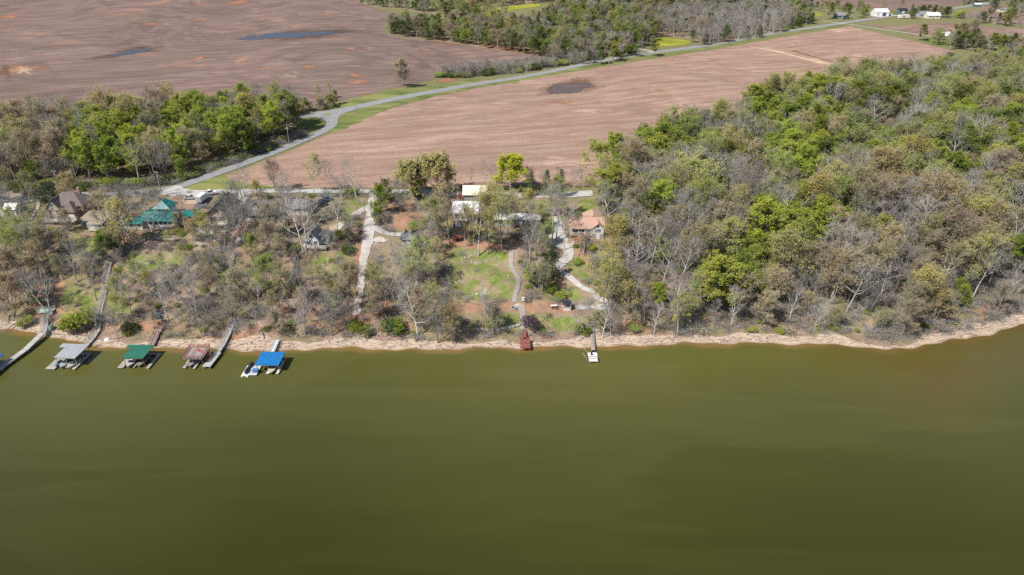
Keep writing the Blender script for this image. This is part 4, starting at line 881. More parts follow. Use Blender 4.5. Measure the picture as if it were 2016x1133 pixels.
# --- white and slate-blue house under the oaks
h = House('house', 'white house with flat white roof and slate-blue walkout level', (908,447), back=2.6)
h.wall(-2.6, 5.6, -2.0, 4.8, 5.0, WHITE); h.mesh('roof', R_WHITE, lambda m: m.slab([(-3.2,-1.2,5.3),(6.0,-1.2,5.3),(6.0,5.4,6.3),(-3.2,5.4,6.3)], .2)); h.wall(-2.7, 2.2, -3.0, -1.95, 2.3, BLUEG)
for u in (-1.6, -.6): h.door('f', -3.0, u, .1, WHITE, .8, 1.9)
for u, z in [(3.2,3.2), (4.6,3.2), (3.9,.8)]: h.window('f', -2.0, u, z, .9, 1.1)
h.window('f', -3.0, 1.2, .9, .9, 1.1); h.deck(-2.7, 2.2, -3.2, -2.02, 2.5, WHITE, GREYW, legs=False); h.window('f', -2.0, -1.2, 3.1, 1.6, 1.5)
# --- long metal-roofed building
h = House('mobile_home', 'long low building with pale blue-grey metal roof behind oaks', (1020,446), cat='mobile home', back=3)
h.wall(-7.6, 7.4, -2.2, 2.6, 2.6, GREYW, gable='x', zr=3.5); h.gable(-7.6, 7.4, -2.2, 2.6, 2.6, 3.5, 'x', R_WHITE, .5)
for u in (-6, -3.6, -1.2, 3.2, 5.8): h.window('f', -2.2, u, .9, 1.1, 1.1)
h.door('f', -2.2, 1.2, .2, WHITE); h.deck(-1.0, 4.4, -4.2, -2.25, .2, MAROON, MAROON)
# --- salmon-roofed house
h = House('house', 'white house with salmon shingle roof and screened lakeside porch', (1157,467), back=3.6); h.e.scale = (1.2, 1.1, 1.05)
h.wall(-4.6, 4.4, -1.4, 4.6, 3.3, WHITE, gable='x', zr=4.8); h.gable(-4.6, 4.4, -1.8, 4.6, 3.25, 4.9, 'x', R_SALMON, .5)
h.wall(1.2, 4.4, -3.0, -1.3, 3.1, WHITE, z0=1.0, gable='y', zr=4.5); h.gable(1.2, 4.4, -3.0, .8, 3.1, 4.55, 'y', R_SALMON, .3); h.wall(1.15, 4.45, -3.05, -1.3, 1.0, STONE)
h.gable(-.6, 4.6, 1.8, 6.4, 4.1, 5.35, 'y', R_SALMON, .3); h.wall(-.6, 4.6, 4.6, 6.4, 4.0, WHITE, gable='y', zr=5.25)
h.deck(-4.5, 1.1, -2.9, -1.45, .5, CEDARW, WHITE, sides='fl', rh=.85); h.mesh('porch_roof', R_SALMON, lambda m: m.slab([(-5.1,-3.3,2.85),(1.1,-3.3,2.85),(1.1,-2.2,3.2),(-5.1,-2.2,3.2)], .12))
for x in (-4.4, -2.6, -.8, 1.0): h.post(x, -2.85, .5, 2.8, WHITE, .15)
for u in (-3.5, -1.7): h.window('f', -1.4, u, .8, 1.6, 1.9, gm=SCREEN)
h.window('f', -3.0, 2.3, 1.7, .6, .8, fm=GREYW); h.window('f', -3.0, 3.2, 1.7, .6, .8, fm=GREYW); h.window('f', -3.0, 2.75, 3.2, .5, .6, fm=GREYW, mull=0); h.door('f', -3.05, 2.9, -1.2, WHITE); h.door('f', -1.4, -.2, .55, SCREEN)
h.window('r', 4.4, 1, 1.2, 1, 1.2)
# --- lakeside shelter
h = House('shelter', 'small terrace shelter with black roof over a white counter', (1116,613), cat='shelter', back=1.0)
h.mesh('roof', R_BLACK, lambda m: m.slab([(-1.3,-.9,2.15),(1.3,-.9,2.15),(1.3,1.2,2.5),(-1.3,1.2,2.5)], .12)); h.box('counter', -1.15, 1.15, -.8, .0, 0, 1.0, WHITE); h.box('counter_top', -1.25, 1.25, -.9, .1, 1.0, 1.07, STONE)
for x in (-1.15, 1.15):
    for y in (-.75, 1.05): h.post(x, y, -.5, 2.2, WHITE, .1)
# --- swing under the oaks
h = House('garden_swing', 'maroon slatted garden swing frame on red earth under the oaks', (900,479), cat='swing', back=.6)
h.mesh('canopy', MAROON, lambda m: m.slab([(-1.25,-.8,1.9),(1.25,-.8,1.9),(1.4,.9,2.3),(-1.1,.9,2.3)], .1)); h.box('seat', -.9, .9, -.2, .35, .45, .53, MAROON); h.box('backrest', -.9, .9, .36, .44, .55, 1.1, MAROON)
for x in (-1.1, 1.1):
    for y in (-.7, .8): h.post(x, y, -.4, 1.95, MAROON, .1)
# --- sheds and far farm buildings
h = House('shed', 'small dark-fronted shed under the oaks above the lawn', (955,472), cat='shed', back=1)
h.wall(-1.2, 1.2, -1, 1, 1.9, BLUEG, z0=-1, gable='y', zr=2.6); h.gable(-1.2, 1.2, -1, 1, 1.9, 2.6, 'y', R_GREYS, .2); h.door('f', -1, 0, .1, WOODG)
h = House('cottage', 'small white cottage among bare trees at the left frame edge', (22,424), cat='cottage', back=2)
h.wall(-2, 2, -2, 2, 2.4, WHITE, gable='x', zr=3.8); h.gable(-2, 2, -2, 2, 2.4, 3.8, 'x', R_WHITE, .3); h.window('f', -2, -1, .8, .9, 1); h.door('f', -2, .8, 0, GREYW)
h = House('barn', 'large white metal barn beside the far road', (1736,33), cat='barn', back=6); h.e.scale = (.68, .68, .75)
h.wall(-9, 10, -8, 9, 5.5, WHITE, gable='x', zr=9); h.gable(-9, 10, -8, 9, 5.5, 9, 'x', R_WHITE, .6); h.wall(10, 15, -7, 6, 4, WHITE); h.mesh('side_roof', R_WHITE, lambda m: m.slab([(9.9,-7.5,5.4),(15.5,-7.5,4.0),(15.5,6.5,4.0),(9.9,6.5,5.4)], .25))
h.box('barn_door', 1, 6, -8.12, -8, 0, 4.2, SCREEN); h.window('f', -8, -5, 1.5, 2, 1.6); h.door('f', -7.0, 12.5, 0, SCREEN, 2.6, 3.0)
h = House('shed', 'small blue-black shed right of the white barn', (1778,27), cat='shed', back=3); h.wall(-4, 4, -3, 3, 3.2, BLUEG, gable='x', zr=4.8); h.gable(-4, 4, -3, 3, 3.2, 4.8, 'x', R_BLACK, .4); h.door('f', -3, 0, 0, WHITE, 2.4, 2.4)
h = House('house', 'cream farmhouse among far trees right of the white trailer', (1838,37), back=4); h.wall(-6, 6, -4, 4, 3, CREAM, gable='x', zr=5.2); h.gable(-6, 6, -4, 4, 3, 5.2, 'x', R_WHITE, .5); h.window('f', -4, -3, 1, 1.4, 1.3); h.window('f', -4, 3, 1, 1.4, 1.3); h.door('f', -4, 0, .1, BRICK)
h = House('house', 'grey farmhouse tucked in trees past the far white trailer', (1822,35), back=5); h.wall(-5, 5, -4, 4, 3, GREYW, gable='x', zr=5.4); h.gable(-5, 5, -4, 4, 3, 5.4, 'x', R_GREYS, .5); h.window('f', -4, -2, 1, 1.4, 1.3); h.door('f', -4, 1, .1, WHITE)
h = House('house', 'dark blue far house left of the white barn', (1658,37), back=4); h.wall(-6, 6, -4, 4, 3, BLUEG, gable='x', zr=5.2); h.gable(-6, 6, -4, 4, 3, 5.2, 'x', R_GREYS, .5); h.window('f', -4, -3, 1, 1.4, 1.3); h.window('f', -4, 3, 1, 1.4, 1.3); h.door('f', -4, 0, .1, WHITE)
h = House('house', 'white house at the end of the far field drive', (1860,78), back=4); h.wall(-5, 5, -4, 4, 3.2, WHITE, gable='x', zr=5.4); h.gable(-5, 5, -4, 4, 3.2, 5.4, 'x', R_WHITE, .5); h.window('f', -4, -2.6, 1, 1.3, 1.3); h.window('f', -4, 2.6, 1, 1.3, 1.3); h.door('f', -4, 0, .1, GREYW)
h = House('house', 'white far house above the grey woods', (1531,25), back=4); h.wall(-6, 6, -4, 4, 3.2, WHITE, gable='x', zr=5.6); h.gable(-6, 6, -4, 4, 3.2, 5.6, 'x', R_GREYS, .5); h.window('f', -4, -2.6, 1, 1.3, 1.3); h.door('f', -4, 1, .1, GREYW)
h = House('house', 'pale-roofed house hidden in the grey far woods', (1450,45), back=4); h.wall(-7, 7, -4, 4, 3.6, GREYW, gable='x', zr=6.4); h.gable(-7, 7, -4, 4, 3.6, 6.4, 'x', R_WHITE, .5); h.window('f', -4, -2.6, 1, 1.3, 1.3); h.door('f', -4, 1, .1, GREYW)
for i, (px, m, lb) in enumerate([((1934,14),BLUEG,'low blue market shed beside the far highway'), ((1952,15),BRICK,'low reddish market shed beside the far highway'), ((1983,24),CREAM,'small tan house by the far right trees')]):
    h = House('shed' if i < 2 else 'house', lb, px, cat='shed' if i < 2 else 'house', back=3); h.wall(-8, 8, -3, 3, 2.6, m, gable='x', zr=3.8); h.gable(-8, 8, -3, 3, 2.6, 3.8, 'x', R_GREYS if i else R_WHITE, .4); h.door('f', -3, 0, 0, WHITE)

# ================================================================ VEHICLES
def wheels(e, L, W, r, front, rear):
    for x in (front, rear):
        for s in (-1, 1):
            m = MB(); m.tube((x, s*(W/2-.22), r), (x, s*(W/2+.005), r), r, r, 12); w = m.build('wheel', plain('tyre', (.02,.02,.02), .9), e)
            m = MB(); m.tube((x, s*(W/2), r), (x, s*(W/2+.02), r), r*.55, r*.5, 10); m.build('rim', METAL, w)
def vehicle(name, label, px, rz, paint, style='suv', dz=0.0):
    g = G(*px); e = empty(name, (g.x, g.y, g.z + .22 + dz), rz, label, {'pickup': 'truck'}.get(style, 'car')); L, W = (5.6, 1.95) if style == 'pickup' else (4.7, 1.85)
    prof = {'suv': [(-2.35,.35),(2.35,.35),(2.35,.8),(2.25,1.0),(1.15,1.12),(-2.3,1.12),(-2.35,.8)], 'sedan': [(-2.35,.3),(2.35,.3),(2.35,.65),(2.2,.85),(1.1,.98),(-1.8,1.0),(-2.3,.9)], 'pickup': [(-2.8,.45),(2.8,.45),(2.8,.95),(2.65,1.1),(1.5,1.2),(-2.8,1.2)]}[style]
    m = MB(); m.prism(prof, 'y', -W/2, W/2); b = m.build('body', paint, e)
    cab = {'suv': [(-2.2,1.1),(1.1,1.1),(.45,1.72),(-2.0,1.74)], 'sedan': [(-1.7,.98),(1.05,.96),(.35,1.42),(-1.0,1.44)], 'pickup': [(-.5,1.19),(1.5,1.19),(.9,1.85),(-.35,1.87)]}[style]
    m = MB(); m.prism(cab, 'y', -W/2+.1, W/2-.1); m.build('windows', GLASS, e)
    rf = [(cab[3][0]+.05, cab[3][1]), (cab[2][0]-.05, cab[2][1]), (cab[2][0]-.05, cab[2][1]+.05), (cab[3][0]+.05, cab[3][1]+.05)]; m = MB(); m.prism(rf, 'y', -W/2+.08, W/2-.08); m.build('roof', paint, e)
    for s in (-1, 1): m = MB(); m.obox((L/2+.0, s*.65, .72), .08, .35, .16); m.build('headlight', WHITE, e); 
    if style == 'pickup': m = MB(); m.box(-2.7, -.6, -.8, .8, 1.195, 1.215); m.build('bed', DARKM, e)
    wheels(e, L, W, .36, L*.32, -L*.31); return e
def paint(n, c): return plain(n, c, .3, .5, .05)
vehicle('car', 'silver car parked on the tan yard near the white trailer', (375.5,393), R(15), paint('silver_paint', (.45,.46,.48)), 'sedan')
vehicle('pickup_truck', 'white pickup truck hitched by the gravel lane behind the trailer', (412,385), R(25), paint('white_car', (.7,.7,.7)), 'pickup')
vehicle('car', 'dark car parked beside the small white cabin', (654,470), R(60), paint('black_car', (.025,.028,.035)), 'suv')
vehicle('car', 'blue pickup half hidden behind the tall bare tree', (641,398), R(55), paint('blue_car', (.03,.10,.25)), 'pickup')
vehicle('car', 'dark car in front of the blue pickup', (632,407), R(50), paint('black_car', (.025,.028,.035)), 'suv')
vehicle('car', 'red car under trees left of the salmon-roofed house', (1102,424), R(5), paint('red_car', (.33,.03,.03)), 'suv')
vehicle('car', 'dark blue car parked behind the brown-roofed house', (134,392), R(-30), paint('navy_car', (.02,.05,.12)), 'suv')
vehicle('car', 'black car on bare earth below the gravel lane', (835,392), R(20), paint('black_car', (.025,.028,.035)), 'suv')
vehicle('car', 'dark utility vehicle beside the cream-roofed barn', (960,386), R(80), paint('black_car', (.025,.028,.035)), 'suv')
vehicle('car', 'dark car beside the far blue house', (1664,38.5), R(0), paint('navy_car', (.02,.05,.12)), 'suv')
# cargo trailer
g = G(398, 398); e = empty('trailer', (g.x, g.y, g.z+.2), R(84), 'tall white enclosed cargo trailer on the dark drive', 'trailer')
m = MB(); m.box(-2.4, 2.4, -1.05, 1.05, .55, 2.65); m.build('body', WHITE, e); m = MB(); m.box(-2.45, 2.45, -1.1, 1.1, 2.65, 2.73); m.build('roof', R_WHITE, e); m = MB(); m.beam((2.4,-.7,.55),(3.7,0,.5),.1).beam((2.4,.7,.55),(3.7,0,.5),.1); m.build('hitch', DARKM, e); m = MB(); m.box(-2.44,-2.4,-.95,.95,.65,2.5); m.build('door', GREYW, e); wheels(e, 4.8, 2.1, .36, .45, -.45)
g = G(1779, 37); e = empty('trailer', (g.x, g.y, g.z+.2), R(10), 'white camper trailer on grass right of the white barn', 'trailer')
m = MB(); m.prism([(-5.5,.6),(5.5,.6),(5.7,1.6),(5.0,3.2),(-5.2,3.2),(-5.6,2.4)], 'y', -1.25, 1.25); m.build('body', WHITE, e); m = MB(); m.box(-2,0,-1.29,-1.25,1.4,2.4); m.build('window', GLASS, e); wheels(e, 10, 2.5, .4, .5, -.5)

# ================================================================ BOATS AND DOCKS
def boat(label, x, y, rz, L=5.4, hull=(.6,.6,.58), cover=None, z=.15):
    e = empty('boat', (x, y, z), rz, label, 'boat'); st = [(-.5,.95,.0,.75),(-.2,1.0,-.02,.78),(.15,.95,.0,.85),(.35,.65,.12,.95),(.46,.28,.3,1.02),(.5,.03,.5,1.05)]; m = MB(); W = L * .2
    vs = []; 
    for t, w, zk, zg in st: vs += [(-w*W, t*L, zg), (-w*W*.8, t*L, zk+.22), (0, t*L, zk), (w*W*.8, t*L, zk+.22), (w*W, t*L, zg), (w*W*.82, t*L, zg-.06), (-w*W*.82, t*L, zg-.06)]
    fs = []; k = 7
    for i in range(len(st)-1):
        for j in range(k): fs.append((i*k+j, i*k+(j+1) % k, (i+1)*k+(j+1) % k, (i+1)*k+j))
    fs += [tuple(range(k)), tuple(range((len(st)-1)*k+k-1, (len(st)-1)*k-1, -1))]; m.add(vs, fs); m.build('hull', paint('hull_%d' % int(hull[0]*100+hull[2]*1000), hull), e, True)
    m = MB(); m.slab([(-.6*W,.18*L,1.0),(.6*W,.18*L,1.0),(.5*W,.08*L,1.35),(-.5*W,.08*L,1.35)], .04); m.build('windshield', GLASS, e)
    m = MB(); m.box(-.6*W,.6*W,-.32*L,-.22*L,.7,1.05); m.build('seat', CREAM, e); m = MB(); m.obox((0,-.55*L,.75), .42, .4, .75, rx=.15); m.obox((0,-.56*L,.2), .16, .2, .8); m.build('outboard_motor', DARKM, e)
    if cover: m = MB(); m.prism([(-W*.95,.78),(-W*.5,1.15),(0,1.25),(W*.5,1.15),(W*.95,.78)], 'y', -.48*L, .12*L); m.build('cover', paint('cover_%d' % int(cover[1]*1000), cover), e)
    return e
def jetski(label, x, y, rz, col, z=.45):
    e = empty('jet_ski', (x, y, z), rz, label, 'jet ski'); m = MB(); st = [(-1.4,.45,.05,.42),(-.4,.55,0,.5),(.5,.5,.02,.6),(1.1,.3,.15,.62),(1.5,.05,.4,.6)]; vs = []; fs = []
    for t, w, a, b in st: vs += [(-w,t,b),(-w*.7,t,a),(w*.7,t,a),(w,t,b),(0,t,b+.12)]
    for i in range(4):
        for j in range(5): fs.append((i*5+j, i*5+(j+1) % 5, (i+1)*5+(j+1) % 5, (i+1)*5+j))
    fs += [(0,1,2,3,4),(24,23,22,21,20)]; m.add(vs, fs); m.build('hull', paint('ski_%d' % int(sum(col)*1000), col), e, True)
    m = MB(); m.box(-.2,.2,-1.2,.1,.55,.82); m.build('seat', DARKM, e); m = MB(); m.beam((0,.45,.6),(0,.25,1.0),.12).beam((-.35,.22,1.02),(.35,.22,1.02),.06); m.build('handlebar', DARKM, e); return e
def pile(e, x, y, z0, z1, mat, r=.1): m = MB(); m.tube((x,y,z0),(x,y,z1), r, r, 7); return m.build('post', mat, e)
def fingers(e, lst, mat, z=.45):
    for x0, x1, y0, y1 in lst:
        m = MB(); m.box(x0, x1, y0, y1, z-.1, z); d = m.build('finger_deck', mat, e); m = MB(); m.box(x0+.06, x1-.06, y0+.05, y1-.05, -.35, z-.105); m.build('float', plain('float_block', (.10,.10,.095), .8), d)
def covered_dock(label, x, y, W, D, zr, roofm, postm, fing, ext=None, tilt=.0, rz=0.0, deckm=None, cols=3):
    e = empty('boat_dock', (x, y, 0), rz, label, 'boat dock'); m = MB(); m.slab([(-W/2,-D/2,zr-tilt),(W/2,-D/2,zr-tilt),(W/2,D/2,zr+tilt),(-W/2,D/2,zr+tilt)], .14)
    if ext: m.slab([(ext[0],ext[2],zr+tilt*.8),(-W/2-.004,ext[2],zr+tilt*.8),(-W/2-.004,D/2,zr+tilt),(ext[0],D/2,zr+tilt)], .14)
    r = m.build('roof', roofm, e); m = MB()
    for q in (-D/2+.12, D/2-.12): m.beam((-W/2+.1,q,zr-.28),(W/2-.1,q,zr-.28),.1,.2)
    for q in np.linspace(-W/2+.4, W/2-.4, 6): m.beam((q,-D/2+.2,zr-.24-tilt),(q,D/2-.2,zr-.24+tilt),.07,.14)
    m.build('rafters', postm, r); m = MB()
    for q in np.linspace(-W/2+.02, W/2-.02, int(W/.6)+1): m.beam((q,-D/2,zr-tilt+.015),(q,D/2,zr+tilt+.015),.05,.035)
    m.build('seams', roofm, r)
    for xx in np.linspace(-W/2+.3, W/2-.3, cols):
        for yy in (-D/2+.35, .1, D/2-.35): pile(e, float(xx), yy, -2.5, zr-.3, postm, .075)
    fingers(e, fing, deckm or DECKY); return e
covered_dock('boat dock with flat grey metal roof and pale posts', -120.4, 163.5, 5.9, 6.7, 3.2, R_GREY, METAL,
             [(-5.2,-2.6,-5.0,2.6), (2.0,2.95,-4.6,3.3), (-2.6,2.0,2.4,3.4), (-.2,.2,-4.0,2.4)], ext=(-4.7,None,1.6), tilt=.06, rz=R(-4))
boat('green-covered motor boat under the grey-roofed dock', -121.6, 161.6, R(176), 5.2, (.42,.45,.42), (.05,.09,.06)); boat('pale runabout in the outer slip of the grey-roofed dock', -119.4, 161.2, R(176), 5.0, (.5,.47,.4), (.16,.17,.14))
jetski('blue jet ski on the float of the grey-roofed dock', -123.3, 160.9, R(180), (.10,.20,.32))
covered_dock('boat dock with flat teal-green roof and long outer finger', -102.3, 163.5, 5.8, 6.5, 3.0, R_GREENY, BURG,
             [(-4.3,-2.7,-4.2,1.0), (3.6,4.4,-4.2,3.1), (-2.7,3.6,2.4,3.3), (-.1,.3,-3.9,2.4)], ext=(-4.5,None,1.9), tilt=.05, rz=R(-2))
boat('white and red boat under the teal-green dock roof', -103.8, 161.9, R(178), 5.0, (.55,.50,.48), None); boat('dark-covered boat under the teal-green dock roof', -101.0, 162.2, R(178), 5.0, (.3,.32,.25), (.06,.07,.07))
e = covered_dock('small boat dock with bright blue metal roof', -65.4, 160.6, 6.4, 6.1, 2.7, R_BLUE, METAL,
             [(-4.6,-2.6,-4.6,.0), (-2.6,2.9,2.2,3.2), (-.3,.5,-4.0,2.2), (2.3,3.1,-4.0,3.2)], tilt=.05, deckm=boards('pale_dock_boards', (.5,.48,.44), .15, 1, .15))
boat('cream pontoon boat under the blue dock roof', -64.4, 159.0, R(180), 5.2, (.62,.52,.38), None)
e = empty('floating_port', (-71.0, 158.6, 0), R(-2), 'white floating jet ski port beside the blue-roofed dock', 'dock'); m = MB(); m.box(-.95,.95,-2.6,2.2,-.2,.38); m.box(-.95,-.55,-3.0,-2.6,-.2,.3); m.box(.55,.95,-3.0,-2.6,-.2,.3); m.build('base', WHITE, e)
jetski('dark jet ski at the lakeward end of the white float', -71.0, 157.5, R(180), (.04,.05,.07), .4); jetski('dark jet ski at the shoreward end of the white float', -70.9, 160.2, R(180), (.05,.055,.07), .4)
m = MB(); m.box(-.7,.7,-.5,.5,.0,.85); m.box(-.75,.75,-.55,.55,.85,.95); tag(m.build('storage_box', paint('blue_box', (.08,.22,.42)), None, loc=(-68.6, 157.4, .46)), 'blue storage box on the deck of the blue-roofed dock', 'box')
# deck-topped dock
e = empty('boat_dock', (-86.5, 163.3, 0), 0, 'burgundy boat dock with open railed sun deck on top', 'boat dock'); W, D, z = 5.4, 5.6, 2.6
m = MB(); m.box(-W/2, W/2, -D/2, D/2, z-.18, z); dk = m.build('sun_deck', boards('grey_sun_deck', (.30,.25,.23), .3, 0, .35), e); m = MB()
for a, b in (((-W/2,-D/2),(W/2,-D/2)), ((-W/2,-D/2),(-W/2,D/2)), ((W/2,-D/2),(W/2,D/2)), ((-W/2,D/2),(W/2,D/2))):
    for q in (.35, .65, .95): m.beam((*a, z+q), (*b, z+q), .08, .1)
    for k in range(6): t = k/5; m.beam((a[0]+(b[0]-a[0])*t, a[1]+(b[1]-a[1])*t, z-.1), (a[0]+(b[0]-a[0])*t, a[1]+(b[1]-a[1])*t, z+.95), .1)
m.build('railing', BURG, dk); m = MB()
for k in range(9): m.box(2.75, 3.75, 1.2-k*.28, 1.45-k*.28, 2.3-k*.25, 2.36-k*.25)
m.beam((2.75,1.3,3.2),(2.75,-1.2,1.1),.08).beam((3.75,1.3,3.2),(3.75,-1.2,1.1),.08); m.build('stairs', BURG, e)
for x in (-2.5, 0, 2.5):
    for y in (-2.6, 0, 2.6): pile(e, x, y, -2.5, z-.18, BURG, .09)
m = MB(); m.beam((-2.5,-2.6,.5),(0,-2.6,2.3),.07).beam((2.5,-2.6,.5),(2.5,0,2.3),.07).beam((2.5,2.6,.5),(2.5,0,2.3),.07); m.build('brace', BURG, e)
fingers(e, [(-2.6,-1.7,-4.0,2.6), (.3,1.0,-4.2,2.6), (-1.7,2.6,2.1,2.9)], DECKY)
boat('grey fishing boat under the burgundy dock deck', -87.2, 162.0, R(180), 5.0, (.30,.32,.33), None)
e = empty('kayak', (-85.9, 164.2, 2.62), R(60), 'bright pink kayak lying on the burgundy dock deck', 'kayak'); m = MB(); vs = []; fs = []
for t, w in [(-1.5,.03),(-1.1,.22),(-.4,.36),(.4,.36),(1.1,.22),(1.5,.03)]: vs += [(-w,t,.18),(0,t,.02),(w,t,.18),(0,t,.26)]
for i in range(5):
    for j in range(4): fs.append((i*4+j, i*4+(j+1) % 4, (i+1)*4+(j+1) % 4, (i+1)*4+j))
m.add(vs, fs + [(0,1,2,3),(23,22,21,20)]); m.build('hull', paint('pink_kayak', (.62,.07,.13)), e, True); m = MB(); m.box(-.2,.2,-.4,.3,.24,.275); m.build('cockpit', DARKM, e)
# left blue dock, cut by the frame
covered_dock('boat dock with blue roof cut by the left frame edge', -142.2, 158.0, 8, 8.0, 3.2, R_BLUE, METAL, [(2.0,2.9,-7.0,4.0), (-3.9,2.0,3.0,4.0), (-3.9,-3.0,-4.8,3.0)], tilt=.05)

def walkway(name, label, pts, width, mat, rail=None, cat='walkway', piles=False, th=.12, rails='lr', rh=.95, plank=None, steps=False):
    """boards along a 3-D line, with stringers, rails and piles"""
    P = [Vector(p) for p in pts]; e = empty(name, P[0], 0, label, cat); P = [p - P[0] for p in P]; o = P0 = Vector(pts[0]); m = MB(); s = MB(); rl = MB(); n = 0
    for a, b in zip(P[:-1], P[1:]):
        d = (b - a); L = d.length; u = d.normalized(); r = Vector((u.y, -u.x, 0)).normalized() * (width / 2)
        q = [a - r, a + r, b + r, b - r]
        if plank:
            k = max(1, int(L / plank)); 
            for i in range(k):
                t0, t1 = i / k, (i + .86) / k; lv = a.lerp(b, t0).z if steps else None
                quad = [a.lerp(b, t0) - r, a.lerp(b, t0) + r, a.lerp(b, t1) + r, a.lerp(b, t1) - r]
                if steps:
                    for z in quad: z.z = max(a.lerp(b, t0).z, a.lerp(b, t1).z)
                pm = MB(); pm.slab(quad, .07); pm.build('plank', mat, e)
        else: m.slab([a - r, a + r, b + r, b - r], th)
        for sg in (-1, 1): s.beam(a + r*sg*.9 - Vector((0,0,th+.1)), b + r*sg*.9 - Vector((0,0,th+.1)), .08, .2)
        if rail:
            k = max(1, int(L / 1.8))
            for sg in ((-1, 1) if rails == 'lr' else ((-1,) if rails == 'l' else (1,))):
                for hz in (rh, rh * .5): rl.beam(a + r*sg*.98 + Vector((0,0,hz)), b + r*sg*.98 + Vector((0,0,hz)), .07, .08)
                for i in range(k + 1): c = a.lerp(b, i / k) + r*sg*.98; rl.beam(c - Vector((0,0,.3)), c + Vector((0,0,rh)), .09)
        if piles:
            k = max(1, int(L / 4.0))
            for i in range(k + 1):
                for sg in (-1, 1): c = a.lerp(b, i / k) + r*sg*.8; pile(e, c.x, c.y, c.z - 4.0, c.z - .1, mat, .09)
    if m.v: m.build('boards', mat, e)
    s.build('stringers', mat, e)
    if rl.v: rl.build('railing', rail, e)
    return e
def gl(px, up=.35): g = G(*px); return (g.x, g.y, g.z + up)
def wl(px, z): return Wz(px[0], px[1], z)
GREYP = boards('silvered_pier', (.40,.385,.36), .2, 1, .2)
walkway('pier', 'long weathered pier running from shore to the left frame edge', [wl((-40,757), .9), wl((0,724), .9), wl((50,688), 1.0), wl((86,653), 1.6)], 1.7, GREYP, piles=True, cat='pier')
walkway('stairway', 'grey wooden stairway climbing from the long left pier', [wl((86,653), 1.7), gl((91,640),.6), gl((93,628),.6), gl((103,618),.6)], 1.4, GREYP, GREYP, plank=.5, steps=True)
walkway('platform', 'small pale green landing with handrails on the left bank', [gl((78,617),.7), gl((92,616),.7), gl((108,614),.7)], 1.6, plain('mint_boards', (.40,.50,.44), .8), plain('mint_rail', (.50,.62,.56), .8))
walkway('stairway', 'rusty brown stairway climbing the left wooded bank', [gl((88,608),.3), gl((97,585),.3), gl((104,560),.3), gl((112,535),.3), gl((116,520),.3)], 1.3, boards('rust_brown_steps', (.20,.14,.115), .2, 1, .3), plain('rust_brown_rail', (.17,.12,.10)), plank=.6, steps=True)
walkway('gangway', 'grey gangway from shore to the grey-roofed dock', [wl((165,682), .7), wl((180,668), .9), gl((194,652),.6)], 1.5, DECKY, GREYP, piles=False, cat='gangway')
walkway('stairway', 'silvered steps climbing the bank from the grey-roofed dock', [gl((194,652),.6), gl((197,635),.4), gl((198,615),.4), gl((204,590),.4), gl((209,565),.4)], 1.2, GREYP, GREYP, plank=.5, steps=True)
walkway('gangway', 'brown gangway from shore to the teal-green dock', [wl((298,680), .8), gl((309,662),.7), gl((321,642),.6)], 1.6, boards('brown_gangway', (.27,.21,.19), .2, 1, .25), BURG, cat='gangway')
walkway('pier', 'grey boarded pier beside the burgundy dock', [wl((406,722), .9), wl((428,694), .9)], 2.2, GREYP, piles=True, cat='pier')
walkway('gangway', 'narrow grey gangway leading up from the boarded pier', [wl((428,694), .92), wl((440,676), 1.1), gl((452,657),.6), gl((459,640),.5), gl((461,630),.5)], 1.3, GREYP, GREYP, cat='gangway')
walkway('gangway', 'pale metal gangway to the blue-roofed dock', [wl((536,692), .8), wl((546,669), 1.3)], 1.3, plain('aluminium', (.62,.63,.64), .5), METAL, cat='gangway', rh=.6)
walkway('stairway', 'weathered railed boardwalk stepping down from the green-roofed house', [gl((286,475),.6), gl((268,483),.6), gl((250,492),.6), gl((232,504),.6), gl((220,514),.6), gl((215,528),.5), gl((211,545),.5), gl((207,560),.5)], 1.5, GREYP, DECKW, plank=.6, steps=True)
walkway('boardwalk', 'railed boardwalk along the bank below the green-roofed house', [gl((300,470),.6), gl((320,473),.6), gl((350,474),.5)], 1.3, GREYP, DECKW)
walkway('stairway', 'dark zigzag stairway below the tall tan house', [gl((444,466),.6), gl((440,485),.6), gl((438,500),.5), gl((416,505),.5), gl((410,520),.5), gl((408,536),.5), gl((390,541),.5), gl((387,552),.5)], 1.3, boards('dark_steps', (.16,.15,.15), .2, 1, .3), DARKM, plank=.6, steps=True)
walkway('stairway', 'long straight grey stairway right of the zigzag stairs', [gl((472,468),.4), gl((466,485),.4), gl((460,505),.4), gl((454,528),.4)], 1.4, GREYP, plank=.6, steps=True)
walkway('stairway', 'long wooden rail track beside the concrete drive', [gl((494,428),.3), gl((478,448),.3), gl((462,466),.3), gl((454,480),.3)], .8, MAROON, plank=.7)
walkway('stairway', 'dark ladder steps below the small white cabin', [gl((592,505),.3), gl((585,522),.3), gl((578,545),.3)], 1.1, boards('dark_steps', (.16,.15,.15)), DARKM, plank=.6, steps=True)
S1 = [gl((1148,462),1.4), gl((1148,475),1.2), gl((1147,486),1.0)]
walkway('stairway', 'new lumber walkway stairs below the salmon-roofed house', S1, 1.5, CEDARW, CEDARW, plank=.5, steps=True)
walkway('stairway', 'dark lower flight of stairs ending near the gravel pad', [gl((1147,487),.9), gl((1144,505),.5)], 1.5, DECKW, CEDARW, plank=.5, steps=True)
walkway('stairway', 'tan stairs turning down right from the lumber stairway', [gl((1144,505),.5), gl((1153,514),.5), gl((1161,525),.4)], 1.2, CEDARW, CEDARW, plank=.5, steps=True)
walkway('platform', 'small side landing on the lumber stairway', [gl((1149,473),1.2), gl((1159,473),1.2)], 1.5, MAROON, DECKW, rails='r')
